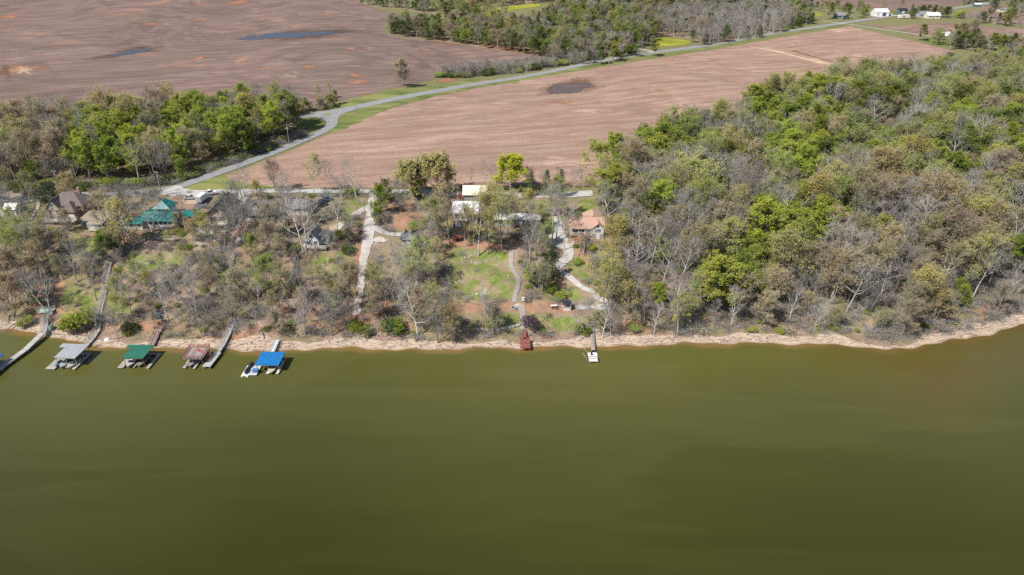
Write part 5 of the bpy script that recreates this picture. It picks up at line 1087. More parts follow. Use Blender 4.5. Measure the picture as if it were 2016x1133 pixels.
# red deck on the shore
walkway('stairway', 'narrow red stairs above the red shoreline deck', [gl((1031,652),.5), wl((1032,664), 1.9)], 1.4, REDW, plank=.4)
a = Wz(1025, 668, 1.5); b = Wz(1043, 683, 1.5); e = empty('shore_deck', ((a[0]+b[0])/2, (a[1]+b[1])/2, 0), 0, 'red painted deck on posts at the water edge', 'deck'); w2 = abs(b[0]-a[0])/2 + .15; d2 = abs(a[1]-b[1])/2 + .2
for k in range(14): y = -d2 + k * 2*d2/14; m = MB(); m.box(-w2, w2, y, y + 2*d2/14 - .035, 1.42, 1.5); m.build('plank', REDW, e)
m = MB(); m.box(-w2, w2, -d2-.05, -d2, 1.1, 1.48); m.build('fascia', REDX, e)
for x in (-w2+.1, 0, w2-.1):
    for y in (-d2+.1, d2-.1): pile(e, x, y, -1.5, 1.42, REDX, .09)
m = MB(); m.box(-w2-.0, -w2+.8, d2-.6, d2-.1, 1.5, 1.95); m.box(w2-1.0, w2, d2-.6, d2-.1, 1.5, 1.95); m.build('bench', REDW, e)
# white dock
walkway('pier', 'dark slatted walkway crossing the sand to the white dock', [gl((1166,634),.4), gl((1166,650),.4), gl((1166,668),.7), wl((1168,690), .9)], 1.2, DECKW, plank=.95, cat='pier')
e = empty('swim_dock', (*Wz(1167, 702, .9)[:2], 0), 0, 'small white square dock with ladder and mooring poles', 'dock'); 
for k in range(9): y = -2.0 + k*.44; m = MB(); m.box(-1.25, 1.25, y, y+.4, .82, .9); m.build('plank', WHITE if k not in (2,4) else DECKW, e)
m = MB(); m.box(-1.25,1.25,-2.05,-2.0,.5,.88); m.build('fascia', WHITE, e)
for x in (-1.15, 1.15):
    for y in (-1.9, 1.8): pile(e, x, y, -2.5, 1.3, METAL, .07)
m = MB(); m.box(-.5,-.2,.5,1.2,.9,1.6); m.box(-.55,-.15,.45,.6,1.6,1.9); m.build('seat', MAROON, e); m = MB(); m.beam((1.3,.2,.4),(1.3,.2,1.5),.06).beam((1.3,.6,.4),(1.3,.6,1.5),.06).beam((1.3,.2,.8),(2.1,.4,.3),.08); m.build('ladder', WHITE, e)
for i, (a, b) in enumerate([((1148,682),(1156,694)), ((1147,695),(1156,708))]): m = MB(); A = Vector(Wz(*a, 1.6)); B = Vector(Wz(*b, .9)); m.tube((0,0,0), B - A, .06, .06, 6); tag(m.build('mooring_pole', METAL, None, loc=A), ['upper', 'lower'][i] + ' grey mooring pole left of the white dock', 'pole', 'mooring poles')

# ================================================================ POLES, FENCES, SMALL THINGS
def utility_pole(px, H, label, lamp=False, rz=0.0):
    g = G(*px); e = empty('utility_pole', g, rz, label, 'utility pole', 'utility poles'); m = MB(); m.tube((0,0,-1),(0,0,H), .17, .11, 8); m.build('post', plain('pole_wood', (.34,.30,.26), .9), e)
    if lamp: m = MB(); m.beam((0,0,H-.3),(1.6,0,H+.2),.08).obox((1.9,0,H+.2),.8,.35,.18); m.build('lamp_arm', METAL, e)
    else:
        m = MB(); m.beam((-1.1,0,H-.5),(1.1,0,H-.5),.12); m.build('crossarm', plain('pole_wood', (.34,.30,.26)), e)
        for x in (-1,-.4,.4,1): m = MB(); m.tube((x,0,H-.44),(x,0,H-.22),.05,.03,6); m.build('insulator', WHITE, e)
    m = MB(); m.tube((.25,0,H-2.2),(.25,0,H-1.3),.2,.2,8); m.build('transformer', METAL, e); return e
for px, H, lb, lamp in [((118,380),9,'utility pole behind the dark magnolia',0), ((318,382),9,'utility pole by the junction of road and gravel lane',0), ((570,286),9.5,'utility pole beside the grove road',1), ((702,223),11,'tall lamp-topped pole by the road fork',1),
        ((862,187),6,'short pole on the grass bank below the lone tree',0), ((1037,153),9,'utility pole in front of the purple hedgerow',0), ((1198,130),9,'utility pole right of the hedgerow on the diagonal road',0), ((1264,98),9,'utility pole near the pale woodland drive',0),
        ((1152,80),8,'far utility pole inside the woodland clearing',0), ((1415,66),10,'far utility pole in a gap of the grey woods',0), ((479,408),12,'tall dark utility pole beside the concrete drive',0), ((957,382),9,'utility pole behind the cream-roofed barn',0)]: utility_pole(px, H, lb, bool(lamp), random.uniform(-.5,.5))
def rail_fence(label, pxs, mat, H=1.1, rails=2, sp=2.2):
    P = [G(*p) for p in pxs]; e = empty('fence', P[0], 0, label, 'fence'); L = crom([Vector((p.x, p.y)) for p in P], sp); Q = [Vector((q.x, q.y, float(hgt(q.x, q.y)))) - P[0] for q in L]
    for q in Q: m = MB(); m.beam(q - Vector((0,0,.4)), q + Vector((0,0,H)), .14); m.build('post', mat, e)
    for a, b in zip(Q[:-1], Q[1:]):
        for k in range(rails): z = Vector((0,0,H*(k+1)/rails - .12)); m = MB(); m.beam(a + z, b + z, .07, .13); m.build('rail', mat, e)
rail_fence('two-rail wooden fence along the lower left bank', [(242,627),(270,625),(300,625),(328,626)], GREYP)
rail_fence('white railing on the bank left of the tall tan house', [(380,453),(392,457),(404,462)], WHITE, 1.0)
rail_fence('low log fence on the slope right of the grey stairway', [(450,541),(462,542),(470,542)], GREYP)
def table(px, label, top, seat):
    g = G(*px); e = empty('picnic_table', g, R(3), label, 'picnic table'); m = MB(); m.box(-.95,.95,-.4,.4,.72,.79); m.build('top', top, e)
    for s in (-1,1): m = MB(); m.box(-.95,.95,s*.75-.15,s*.75+.15,.42,.48); m.build('seat', seat, e)
    for s in (-1,1): m = MB(); m.beam((s*.6,-.75,0),(s*.6,.2,.72),.09).beam((s*.6,.75,0),(s*.6,-.2,.72),.09); m.build('leg', seat, e)
table((1090.5,606), 'white-topped maroon picnic table left of the black-roofed shelter', WHITE, MAROON)
g = G(1030, 594); e = empty('chair', g, 0, 'white garden chair on the dirt terrace by the path', 'chair'); m = MB(); m.box(-.45,.45,-.4,.4,.4,.5); m.build('seat', WHITE, e); m = MB(); m.obox((0,.45,.85),.9,.08,.95,rx=-.2); m.build('backrest', WHITE, e)
for x in (-.4,.4):
    for y in (-.35,.35): m = MB(); m.box(x-.04,x+.04,y-.04,y+.04,-.1,.4); m.build('leg', WHITE, e)
g = G(1021.5, 601); m = MB(); m.box(-1.1,1.1,-.45,.45,-.2,.14); m.box(-1.0,1.0,-.35,.35,.14,.2); tag(m.build('stone_slab', plain('pale_slab', (.58,.52,.42), .9), None, loc=g), 'long pale stone slab on the terrace beside the path', 'slab')
g = G(1011, 608); e = empty('fire_pit', g, 0, 'grey stone fire pit ring on the dirt terrace', 'fire pit')
for k in range(12): a = k*6.283/12; m = MB(); m.obox((math.cos(a)*.85, math.sin(a)*.85, .2), .42, .34, .5, a+1.57+random.uniform(-.15,.15)); m.build('stone', STONE, e)
m = MB(); m.tube((0,0,-.1),(0,0,.08),.7,.7,12); m.build('ashes', DARKM, e)
# retaining wall of loose stones above the beach
g0 = [G(*p) for p in [(940,650),(955,653),(975,652),(995,648),(1012,645),(1022,642)]]; e = empty('stone_wall', g0[0], 0, 'low dry-stone retaining wall left of the red stairs', 'wall'); L = crom([Vector((p.x,p.y)) for p in g0], .55)
sm = []
for k in range(4): m = MB(); m.obox((0,0,0), .62+.1*k, .5, .42); me_ = m.mesh('stone', plain('pale_stone', (.44,.41,.38), .9, .2, .3, 2)); sm.append(me_)
for q in L:
    for j in range(2):
        o = bpy.data.objects.new('stone', random.choice(sm)); COL.objects.link(o); o.parent = e; o.location = Vector((q.x+random.uniform(-.1,.1), q.y+random.uniform(-.15,.15), float(hgt(q.x,q.y))+.12+j*.36)) - g0[0]; o.rotation_euler = (random.uniform(-.15,.15), random.uniform(-.15,.15), random.uniform(-.5,.5))
# tarp-covered mound by the fence
g = G(310, 624); m = MB(); m.prism([(-1.6,0),(1.6,0),(1.2,1.0),(.2,1.5),(-1.1,1.1)], 'y', -1.1, 1.1); tag(m.build('tarp_mound', paint('grey_tarp', (.10,.12,.14)), None, loc=g), 'dark grey tarp-covered mound behind the two-rail fence', 'tarp')
g = G(101, 649); m = MB(); m.prism([(-.25,0),(.25,0),(.2,1.5),(.05,1.7),(-.2,1.5)], 'y', -.9, .9); o = tag(m.build('tarp_bundle', plain('aqua_tarp', (.45,.66,.64), .7), None, loc=g), 'pale aqua bundle on the sand beside the long pier', 'bundle'); o.rotation_euler.y = .2
g = G(468, 629); m = MB(); 
for k in range(14): a, b = k*6.283/14, (k+1)*6.283/14; m.tube((math.cos(a)*.55, math.sin(a)*.55, .2),(math.cos(b)*.55, math.sin(b)*.55, .2), .16, .16, 7, False)
tag(m.build('tyre', WHITE, None, loc=g), 'white-painted tyre lying on the bank beside the narrow gangway', 'tyre')
for px, lb in [((211,669),'white boulder on the sand right of the grey-roofed dock'), ((160,477),'yellow-green kayak upright on the lawn below the grey house')]:
    g = G(*px); m = MB()
    if 'boulder' in lb:
        bm = bmesh.new(); bmesh.ops.create_icosphere(bm, subdivisions=2, radius=.8)
        for v in bm.verts: v.co *= 1 + .3 * mnoise.noise(v.co * 1.3); v.co.z *= .6
        me_ = bpy.data.meshes.new('boulder'); bm.to_mesh(me_); bm.free(); me_.materials.append(WHITE); o = bpy.data.objects.new('boulder', me_); COL.objects.link(o); o.location = g; tag(o, lb, 'rock')
    else:
        for t0, w0, t1, w1 in [(0,.05,.5,.3),(.5,.3,1.6,.3),(1.6,.3,2.1,.05)]: m.tube((0,0,t0),(0,0,t1),w0,w1,8)
        tag(m.build('kayak', paint('lime_kayak', (.55,.62,.12)), None, loc=g), lb, 'kayak')

# ================================================================ TREES: PLACED ONE BY ONE
def at(kind, px, H, tint='T', **k):
    g = G(*px); return plant(kind, g.x, g.y, H, tint, **k)
# named landmarks among them
at('dome', (101,401), 8.5, 'C', label='dark glossy magnolia beside the brown-roofed house', wide=1.1, variant=0)
at('round', (1004,374), 12.5, 'Y', label='round bright lime-green tree beside the gravel lane', variant=0, wide=1.2)
at('leafy', (794,172), 15, 'TP', label='lone rust-brown budding tree in the far field', variant=0, wide=1.05)
at('bud', (1915,82), 15, 'BT', label='wide-crowned brown oak alone near the far white house', variant=1, wide=1.15)
at('round', (866,384), 14.5, (.52,.46,.18), label='broad olive-gold tree behind the gravel lane, paired with its left neighbour', variant=0, wide=1.2)
at('round', (816,388), 13, (.47,.47,.17), label='broad olive-green tree at the bend of the gravel lane', variant=0, wide=1.1)
at('leafy', (819,391), 6.5, 'GB', label='small vivid green tree on the gravel lane edge', variant=0)
at('leafy', (752,420), 9.5, 'G', label='tall bright green tree right of the top of the driveway', variant=0); at('leafy', (742,440), 7, 'GB', label='smaller bright green tree below it right of the driveway', variant=1)
at('leafy', (757,399), 8, 'GD', label='dark green bushy tree where driveway meets gravel lane', variant=1)
at('bud', (885,480), 20, 'T', label='tall tan-budded oak left of the maroon swing', variant=0, wide=.95)
at('bud', (942,504), 21, 'O', label='tallest golden-olive oak at the top of the green lawn', variant=2); at('bud', (960,500), 17, 'O', label='slim olive oak just right of the tallest lawn oak', variant=2, wide=.8)
at('bud', (988,493), 19, 'O', label='golden oak at the upper end of the stone path', variant=0)
at('bud', (832,568), 16, 'OG', label='big olive oak with dark trunk between driveway and lawn', variant=0, wide=1.15)
at('bud', (248,492), 17, 'O', label='big golden-olive tree in front of the green-roofed house', variant=0, wide=1.05)
at('bare', (664,468), 21, 'GR', label='tall white-limbed bare tree right of the small white cabin', variant=0); at('bare', (600,503), 21, 'GR', label='tall pale bare tree left of the small white cabin', variant=2)
at('bare', (1205,480), 20, 'GR', label='wide white bare tree right of the salmon-roofed house', variant=0, wide=1.15)
at('bare', (1334,660), 20, 'GR', label='tall white-trunked bare tree on the shore right of the white dock', variant=4)
at('bud', (1196,624), 17, 'O', label='yellow-green budding oak above the white dock', variant=1)
at('cedar', (1083,554), 13, 'C', label='tall dark cedar left of the white gravel track', variant=0, wide=1.2)
at('cedar', (550,655), 6.5, (.075,.115,.02), label='small pointed green cedar on the bank above the blue dock', variant=0)
at('bud', (1098,432), 15, 'OG', label='grey-green budding oak over the red car', variant=0)
# (kind, base pixel, height, tint)
HAND = [('bud',(30,562),13,'T'),('bare',(62,602),12,'GR'),('bud',(78,548),12,'T'),('bud',(50,502),10,'O'),('bare',(14,612),11,'GR'),('bare',(100,482),12,'GR'),('bud',(20,472),9,'O'),('bare',(46,456),12,'GR'),('bare',(75,444),11,'GR'),
 ('bud',(90,505),11,'T'),('bud',(130,500),9,'T'),('bare',(190,592),17,'GR'),('bare',(152,556),13,'GR'),('leafy',(213,514),9,'GD'),('leafy',(226,498),8,'GD'),('leafy',(203,486),6,'G'),('bare',(272,464),18,'GR'),('bare',(301,464),18,'GR'),
 ('bare',(366,456),15,'GR'),('bare',(332,634),16,'GR'),('bare',(387,628),18,'GR'),('bare',(261,623),12,'GR'),('bare',(233,668),11,'GR'),('bare',(353,665),8,'GR'),('bud',(392,450),7,'O'),('bud',(408,458),7,'O'),('bud',(240,600),10,'O'),
 ('bare',(486,450),18,'GR'),('bare',(474,468),18,'GR'),('bud',(533,468),12,'T'),('bare',(632,528),9,'GR'),('bare',(720,432),14,'GR'),('bud',(682,605),15,'T'),('bud',(569,609),15,'T'),('bud',(515,588),14,'OG'),('bud',(478,596),12,'T'),
 ('bare',(510,655),10,'GR'),('bare',(457,634),13,'GR'),('bare',(611,634),13,'GR'),('bare',(592,666),8,'GR'),('bare',(684,652),10,'GR'),('bare',(648,662),9,'GR'),('bud',(556,520),10,'T'),('bare',(778,564),16,'GR'),('bare',(823,663),19,'GR'),
 ('bare',(862,674),15,'GR'),('bud',(892,670),12,'T'),('bare',(800,640),9,'GR'),('bare',(956,645),12,'GR'),('bare',(977,648),9,'GR'),('bud',(915,472),12,'O'),('bud',(926,478),11,'T'),('bare',(1042,515),15,'GR'),('bare',(1064,533),15,'GR'),
 ('bare',(1110,494),15,'GR'),('bare',(1087,476),19,'GR'),('bare',(1095,477),18,'GR'),('bare',(790,418),13,'GR'),('bare',(1067,634),7,'GR'),('bare',(1153,660),12,'GR'),('bare',(1185,667),13,'GR'),('bare',(1202,670),9,'GR'),('bare',(1166,626),9,'GR'),
 ('bare',(1268,640),13,'GR'),('bud',(1231,643),14,'O'),('bare',(926,368),8,'GR'),('bare',(954,369),11,'GR'),('bare',(975,366),8,'GR'),('bare',(1046,370),9,'GR'),('bare',(1070,368),7,'GR'),('bare',(1103,370),9,'GR'),('bare',(1130,370),8,'GR'),('bare',(1150,372),9,'GR'),
 ('cedar',(1046,388),10,'C'),('cedar',(1076,384),10,'C'),('cedar',(1104,388),11,'C'),('cedar',(1192,424),11,'C'),('cedar',(1200,445),9,'C'),('bud',(545,378),12,'TP'),('bud',(618,383),15,'OG'),('bare',(655,388),15,'GR'),('bare',(702,392),16,'GR'),('bare',(480,384),11,'GR'),
 ('bud',(1040,436),11,'O'),('bud',(1010,430),10,'O'),('bud',(1065,452),9,'O'),('bud',(970,440),13,'O'),('bare',(850,470),14,'GR'),('bare',(838,500),12,'GR'),('bud',(860,520),9,'O'),('bud',(510,395),8,'O'),('bare',(560,410),14,'GR'),('bare',(575,440),15,'GR'),
 ('bare',(620,440),9,'GR'),('bud',(690,470),7,'OG'),('leafy',(688,480),5,'GD'),('leafy',(662,592),6.5,'G'),('leafy',(556,588),6,'GD'),('leafy',(1043,560),6,'GB'),('leafy',(1055,566),6,'GD'),('bud',(640,590),11,'T'),('bud',(615,560),10,'T'),('bud',(740,570),9,'T'),
 ('bare',(760,600),9,'GR'),('bud',(745,630),10,'T'),('bare',(790,615),12,'GR'),('bud',(420,590),10,'T'),('bare',(350,600),11,'GR'),('bud',(300,580),8,'O'),('bare',(410,560),12,'GR'),('bare',(440,600),9,'GR'),('bud',(540,630),9,'T'),('bud',(1215,600),12,'O'),('bare',(1240,590),13,'GR'),
 ('bud',(1200,560),11,'O'),('bud',(1225,540),12,'T'),('leafy',(720,665),4,'G'),('bud',(380,480),8,'T'),('leafy',(1232,480),9,'GD'),('leafy',(1242,500),7,'GD'),('leafy',(1300,525),10,'GB'),('leafy',(1283,500),8,'GB')]
for kd, px, H, tn in HAND: at(kd, px, H, tn, zone='hill')
# shrubs one can pick out
for px, H, tn, lb in [((170,648),6,'G','big round green bush on the bank above the grey-roofed dock'), ((152,650),3.4,'OG','olive bush left of the big round bush'), ((58,640),3,'OG','low olive bush on the bank left of the long pier'), ((252,655),3,'GD','dark green bush above the teal dock'), ((700,648),3,'G','low green bush at the foot of the driveway'),
        ((768,652),4.2,'GD','dark green bush right of the driveway foot'), ((783,648),3.5,'G','green bush beside the dark one right of the driveway'), ((1042,643),3.6,(.13,.10,.115),'round purple-grey bush beside the path to the red deck'), ((1143,655),3,'G','green bush on the bank left of the slatted walkway'), ((1164,492),2.3,'GB','vivid green bush right of the lumber stairs'),
        ((1135,520),2.4,'GB','low bright green bush below the gravel pad'), ((667,468),2.8,'G','green bush beside the dark car at the white cabin'), ((686,500),3.2,'GD','dark green bush above the red dirt strip'), ((583,495),2.4,'G','small green bush left of the white cabin'), ((488,475),2.6,'G','green bush beside the long grey stairway'), ((434,515),2.4,'GB','bright green bush by the zigzag stairway'),
        ((292,470),2.6,'GD','dark rounded bush at the top of the railed boardwalk'), ((350,460),2.4,'OG','olive bush right of the green-roofed house'), ((359,465),2.0,'OG','smaller olive bush right of the green-roofed house'), ((815,455),3.5,'OG','olive bush on the red dirt above the side drive'), ((700,385),3,'G','green hedge bush along the gravel lane'), ((680,386),3,'G','green hedge bush left along the gravel lane'),
        ((1085,575),3,'G','green bush below the tall dark cedar'), ((1100,590),2.6,'GB','bright green bush above the picnic table'), ((1355,600),4,'G','green bush deep in the right shore wood'), ((1250,655),2.6,'OG','olive bush on the bank right of the slatted walkway'), ((900,440),2.6,'GB','bright green bush in front of the slate-blue walkout'), ((930,460),2.6,'G','green bush under the lawn oaks')]:
    at('bush', px, H, tn, label=lb)
for v, (px, lb) in enumerate([((1022,660), 'leafless brown brush beside the red stairs'), ((905,655), 'low leafless brush on the bank left of the stone wall')]): at('brush', px, 2.0, 'GR', label=lb, variant=v)
# far single trees
for px, kd, H, tn, lb in [((1245,92),'leafy',12,'GB','bright green tree beside the pale woodland drive'), ((1212,112),'leafy',11,'GB','bright green tree at the near corner of the far wood'), ((1213,100),'leafy',10,'G','green tree behind the corner of the far wood'), ((1192,108),'bare',8,(.3,.3,.3),'pale blossoming tree near the road at the far wood'), ((1233,105),'bush',6,'G','round green bush at the drive entrance'),
        ((1186,42),'bud',18,'OG','tall yellow-green tree rising over the far wood'), ((1145,52),'leafy',18,'G','tall green tree in the middle of the far wood'), ((1060,62),'cedar',17,(.03,.06,.035),'broad dark spruce in the far wood'), ((1075,60),'cedar',14,(.03,.06,.035),'smaller dark spruce beside the broad one'), ((880,44),'leafy',14,'GD','rounded dark tree on the left of the far wood'), ((800,52),'bud',14,'OG','rounded olive tree at the far wood tip'),
        ((772,60),'bud',15,'T','tan tree at the very tip of the far wood'), ((1632,38),'leafy',15,'G','rounded green tree left of the white barn'), ((1690,36),'bud',15,'OG','golden tree just left of the white barn'), ((1668,38),'leafy',10,'G','small green tree behind the dark blue house'), ((1739,20),'bud',13,'OG','slim tree rising behind the white barn'), ((1775,24),'bud',12,'T','small brown tree behind the blue-black shed'),
        ((1792,36),'cedar',13,'C','dark cedar right of the white camper'), ((1797,38),'leafy',9,'GD','green tree beside the dark cedar'), ((1895,84),'bud',15,'T','tan budding tree behind the far white house'), ((1878,94),'leafy',12,'GD','dark green tree in front of the far white house'), ((1890,96),'leafy',10,'GD','dark green tree right of the far white house'), ((1868,88),'bush',6,'OG','bush hiding the corner of the far white house'),
        ((1960,14),'cedar',15,'C','dark cedar by the far market sheds'), ((1950,37),'leafy',15,'GD','round dark tree in the far right meadow'), ((1983,42),'bud',12,'OG','olive tree right of the round dark tree'), ((1893,36),'bush',7,'OG','single bush in the far meadow'), ((628,198),'bud',8,'OG','left of two slim trees by the upper road'), ((650,196),'bud',8.5,'OG','right of two slim trees by the upper road'), ((1410,236),'cedar',7,'C','small dark cedar at the field corner by the right wood')]:
    at(kd, px, H, tn, label=lb)

# ================================================================ WOODS
def pick(weights):
    r = random.random() * sum(w for w, *_ in weights)
    for w, *v in weights:
        r -= w
        if r <= 0: return v
    return weights[-1][1:]
UPPER = [(.36,'leafy','G'),(.16,'leafy','GB'),(.12,'leafy','GD'),(.24,'bud','OG'),(.10,'bud','O'),(.13,'bare','GR'),(.03,'bud','T')]
GREYZ = [(.16,'leafy','G'),(.10,'leafy','GD'),(.18,'bud','OG'),(.10,'bud','T'),(.42,'bare','GR')]
MIDDLE = [(.06,'leafy','GB'),(.05,'leafy','G'),(.10,'bud','OG'),(.10,'bud','O'),(.32,'bud','T'),(.08,'bud','TP'),(.38,'bare','GR')]
LOWER = [(.035,'leafy','GB'),(.04,'bud','OG'),(.12,'bud','O'),(.30,'bud','T'),(.10,'bud','TP'),(.50,'bare','GR')]
GREENZ = [(.7,'leafy','GB'),(.3,'leafy','G'),(.1,'bud','OG')]
def right_kind(x, y, z):
    px, py = proj(x, y, z + 9); n = mnoise.noise((x*.02, y*.02, 4.2))
    for cx, cy, rx, ry in [(1195,310,45,26),(1245,280,30,28),(1330,290,40,25),(1500,215,40,30),(1560,300,60,42),(1545,335,30,30),(1430,470,45,35),(1510,460,40,40),(1300,495,20,20),(1935,530,30,60),(1590,420,20,20),(1880,235,30,25),(1300,410,16,20)]:
        if ((px-cx)/rx)**2 + ((py-cy)/ry)**2 < 1: return pick(GREENZ)
    if py < 300 and px > 1450: return pick(UPPER if n > -.12 else GREYZ)
    if py < 330: return pick(UPPER if n > .1 else GREYZ + [(.3,'bud','T')])
    if py < 450: return pick(MIDDLE if n < .25 else MIDDLE + [(.4,'leafy','G')])
    return pick(LOWER)
def hrand(kd): return {'bare': random.uniform(10, 20), 'bud': random.uniform(10, 20), 'leafy': random.uniform(7, 17), 'cedar': random.uniform(7, 12)}[kd]
KEEP_PX = [(1157,450,13),(1165,490,9),(1190,470,5),(1150,485,5),(1140,400,12),(1165,580,4)]
KEEP_W = [(G(a, b).x, G(a, b).y, r) for a, b, r in KEEP_PX]
def clear(x, y):
    k = np.ones(np.shape(x), bool)
    for a, b, r in KEEP_W: k &= (x-a)**2 + (y-b)**2 > r*r
    return k
pts = scatter(W_WOODS['right'], 5.2, keep=lambda x, y: clear(x, y) & (inland(x, y) > 5.8)); pts.sort(key=lambda p: p[1] + .15*abs(p[0]))
rows = []
def row(kd, x, y, H, tn, wide=1.0):
    lst = PROTO[kd]; v = random.randrange(len(lst))
    if (kd, v) not in PROTO_OBJ: v = [q for q in range(len(lst)) if (kd, q) in PROTO_OBJ][0]
    return (kd, v, x, y, float(hgt(x, y)) - .05, random.uniform(0, 6.28), H / lst[v][2], wide, vtint(TINT[tn] if isinstance(tn, str) else tn))
n_ind = 0
for x, y in pts:
    kd, tn = right_kind(x, y, 14); px, py = proj(x, y, 15); H = hrand(kd)
    if inland(x, y) < 12: H *= random.uniform(.5, .9)
    if -60 < px < 2076 and n_ind < 330: plant(kd, x, y, H, tn, zone='right wood', wide=random.uniform(.9, 1.45)); n_ind += 1
    else: rows.append(row(kd, x, y, H, tn, random.uniform(1.0, 1.35)))
mass('woodland', 'mixed spring woodland stretching back from the right shore', rows)
# grove on the left: trees one can tell apart along its road side, the rest as a mass
LEFTK = [(.42,'leafy','G'),(.50,'leafy','GB'),(.04,'leafy','GD'),(.05,'bud','T'),(.12,'bud','O'),(.16,'bare','GR')]
LEFTW = [(.12,'leafy','G'),(.38,'bud','T'),(.12,'bud','TP'),(.12,'bud','O'),(.22,'bare','GR')]
rows = []; pts = scatter(W_WOODS['left'], 4.5); pts.sort(key=lambda p: p[1]); n_ind = 0
for x, y in pts:
    px, py = proj(x, y, 15); kd, tn = pick(LEFTW if px < 150 or (300 < px < 330) else LEFTK); H = hrand(kd) * 1.05
    if -40 < px < 640 and n_ind < 95: plant(kd, x, y, H, tn, zone='left grove'); n_ind += 1
    else: rows.append(row(kd, x, y, H, tn))
for q in crom(pxline([(-60,372),(100,371),(280,368),(350,356),(430,329),(520,295),(588,262)]), 1.5):
    for _ in range(2): kd, tn = pick([(.5,'brush','GR'),(.2,'brush','OG'),(.2,'bush','OG'),(.12,'bush','G'),(.08,'bush','GD')]); rows.append(row(kd, q.x + random.gauss(0, 1.5), q.y + random.gauss(1.2, 1.2), random.uniform(1.2, 3.4), tn, 1.2))
mass('grove', 'back of the green spring grove beside the side road', rows)
# far woods and hedgerows
rows = []
FARK = [(.24,'leafy','G'),(.24,'leafy','GD'),(.19,'bare','GR'),(.14,'bud','TP'),(.14,'bud','OG'),(.06,'cedar','C'),(.06,'bud','T')]
FARG = [(.06,'leafy','GD'),(.74,'bare','GR'),(.08,'bud','TP'),(.05,'cedar','C')]
for x, y in scatter(W_WOODS['far'], 5.2):
    px, py = proj(x, y, 20); kd, tn = pick(FARG if (1290 < px < 1560 and py > 20) else FARK); rows.append(row(kd, x, y, hrand(kd) * (.85 if kd != 'cedar' else 1.2), tn, 1.15))
for key in ('t1', 't2'):
    for x, y in scatter(W_WOODS[key], 6.5): kd, tn = pick(FARK); rows.append(row(kd, x, y, hrand(kd) * .85, tn, 1.2))
for x, y in scatter(W_WOODS['hedge'], 1.9): kd, tn = pick([(.6,'bare','GR'),(.2,'brush','GR'),(.15,'bush','OG'),(.08,'bush','GD')]); rows.append(row(kd, x, y, random.uniform(5, 8) if kd == 'bare' else random.uniform(2.4, 4.5), tn, 1.2))
for line, sp, jit, kk, hh in [([(1700,30),(1660,26),(1620,24)],7,6,FARK,(6,10)), ([(1480,12),(1560,20),(1620,18)],6,8,FARK,(7,12)), ([(1800,32),(1830,30),(1860,34),(1868,37)],7,5,FARK,(6,10)), ([(1905,38),(1930,42),(1965,49),(2016,54)],4,4,FARG,(4,7)), ([(1965,48),(2000,52)],5,8,FARK,(8,13)), ([(1990,30),(2040,26)],6,10,FARK,(8,13)),
        ([(1905,8),(1950,2),(1990,-4)],6,7,FARK,(8,12)), ([(1450,5),(1530,8)],6,7,FARK,(8,12)), ([(1860,82),(1885,94),(1940,104),(2030,108),(2120,116)],5,8,FARK,(7,13)), ([(1940,96),(1985,104),(2020,100)],5,9,FARK,(8,13)), ([(600,222),(630,214),(660,206)],4,5,FARK,(4,8)), ([(2000,20),(2016,10)],6,9,FARK,(7,11)),
        ([(1080,118),(1140,124),(1190,118),(1240,106)],5,7,FARK,(7,12)), ([(1370,88),(1420,80),(1480,72),(1540,60)],4.5,7,FARG,(9,13))]:
    L = crom(pxline(line), sp)
    for q in L:
        for _ in range(2):
            kd, tn = pick(kk); rows.append(row(kd, q.x + random.gauss(0, jit), q.y + random.gauss(0, jit), random.uniform(*hh), tn, 1.2))
mass('distant_woodland', 'grey and green woods and hedgerows around the far fields', rows)
# brush and saplings covering the bank
BUSY = [(G(a, b).x, G(a, b).y, r) for a, b, r in [(131,425,10),(180,445,7),(312,440,9),(300,415,7),(265,448,5),(374,432,5),(431,440,8),(512,430,7),(585,418,6),(614,478,7),(802,476,5),(935,395,8),(908,440,8),(1020,440,9),(1157,455,9),(1116,610,3),(900,476,3),(398,394,6),(412,384,5),(375,393,5),(654,468,4),(640,400,6),(1102,424,4),(748,474,5),(372,398,9),(1146,384,6),(657,452,5)]]
LINES = [pxline(q) for q in [[(737,378),(729,425),(722,480),(711,550),(702,621)],[(728,447),(775,462),(818,470)],[(482,378),(462,422),(444,456)],[(1092,420),(1097,465),(1118,494),(1100,526)],[(1098,528),(1150,568),(1196,596)],[(1008,492),(1007,528),(1020,562),(1012,596)],[(1026,606),(1030,652)],[(328,374),(520,377),(810,378),(1168,382)],[(-200,391),(160,386),(345,370)],[(880,606),(1030,606),(1200,606)],[(985,384),(968,436)]]]
def open_ground(x, y, pad=2.2):
    k = (inland(x, y) > 4.7) & (inland(x, y) < 84)
    for a, b, r in BUSY: k &= (x-a)**2 + (y-b)**2 > r*r
    for P in LINES:
        for a, b in zip(P[:-1], P[1:]):
            e = b - a; L = e.length_squared; t = np.clip(((x-a.x)*e.x + (y-a.y)*e.y)/L, 0, 1); k &= np.hypot(x-a.x-t*e.x, y-a.y-t*e.y) > pad
    return k
HILL = [(-215, 160), (215, 160), (215, 300), (-215, 300)]
lawnw = lambda x, y: np.max([poly_weight(p, x, y, 1.5) for p in W_LAWNS], 0)
rows = []
for x, y in scatter(HILL, 1.75, n_try=46000, keep=open_ground):
    lw = float(lawnw(np.array([x]), np.array([y]))[0])
    if lw > .4 and random.random() < .86: continue
    if x < 46 and random.random() < .38: continue
    kd, tn = pick([(.58,'brush','GR'),(.20,'brush','T'),(.10,'brush','OG'),(.05,'bush','OG'),(.03,'bush','G'),(.02,'bush','GB')]); H = random.uniform(.8, 2.2 if x < 46 else 2.9) if kd == 'brush' else random.uniform(.8, 1.7); rows.append(row(kd, x, y, H, tn, random.uniform(.9, 1.4)))
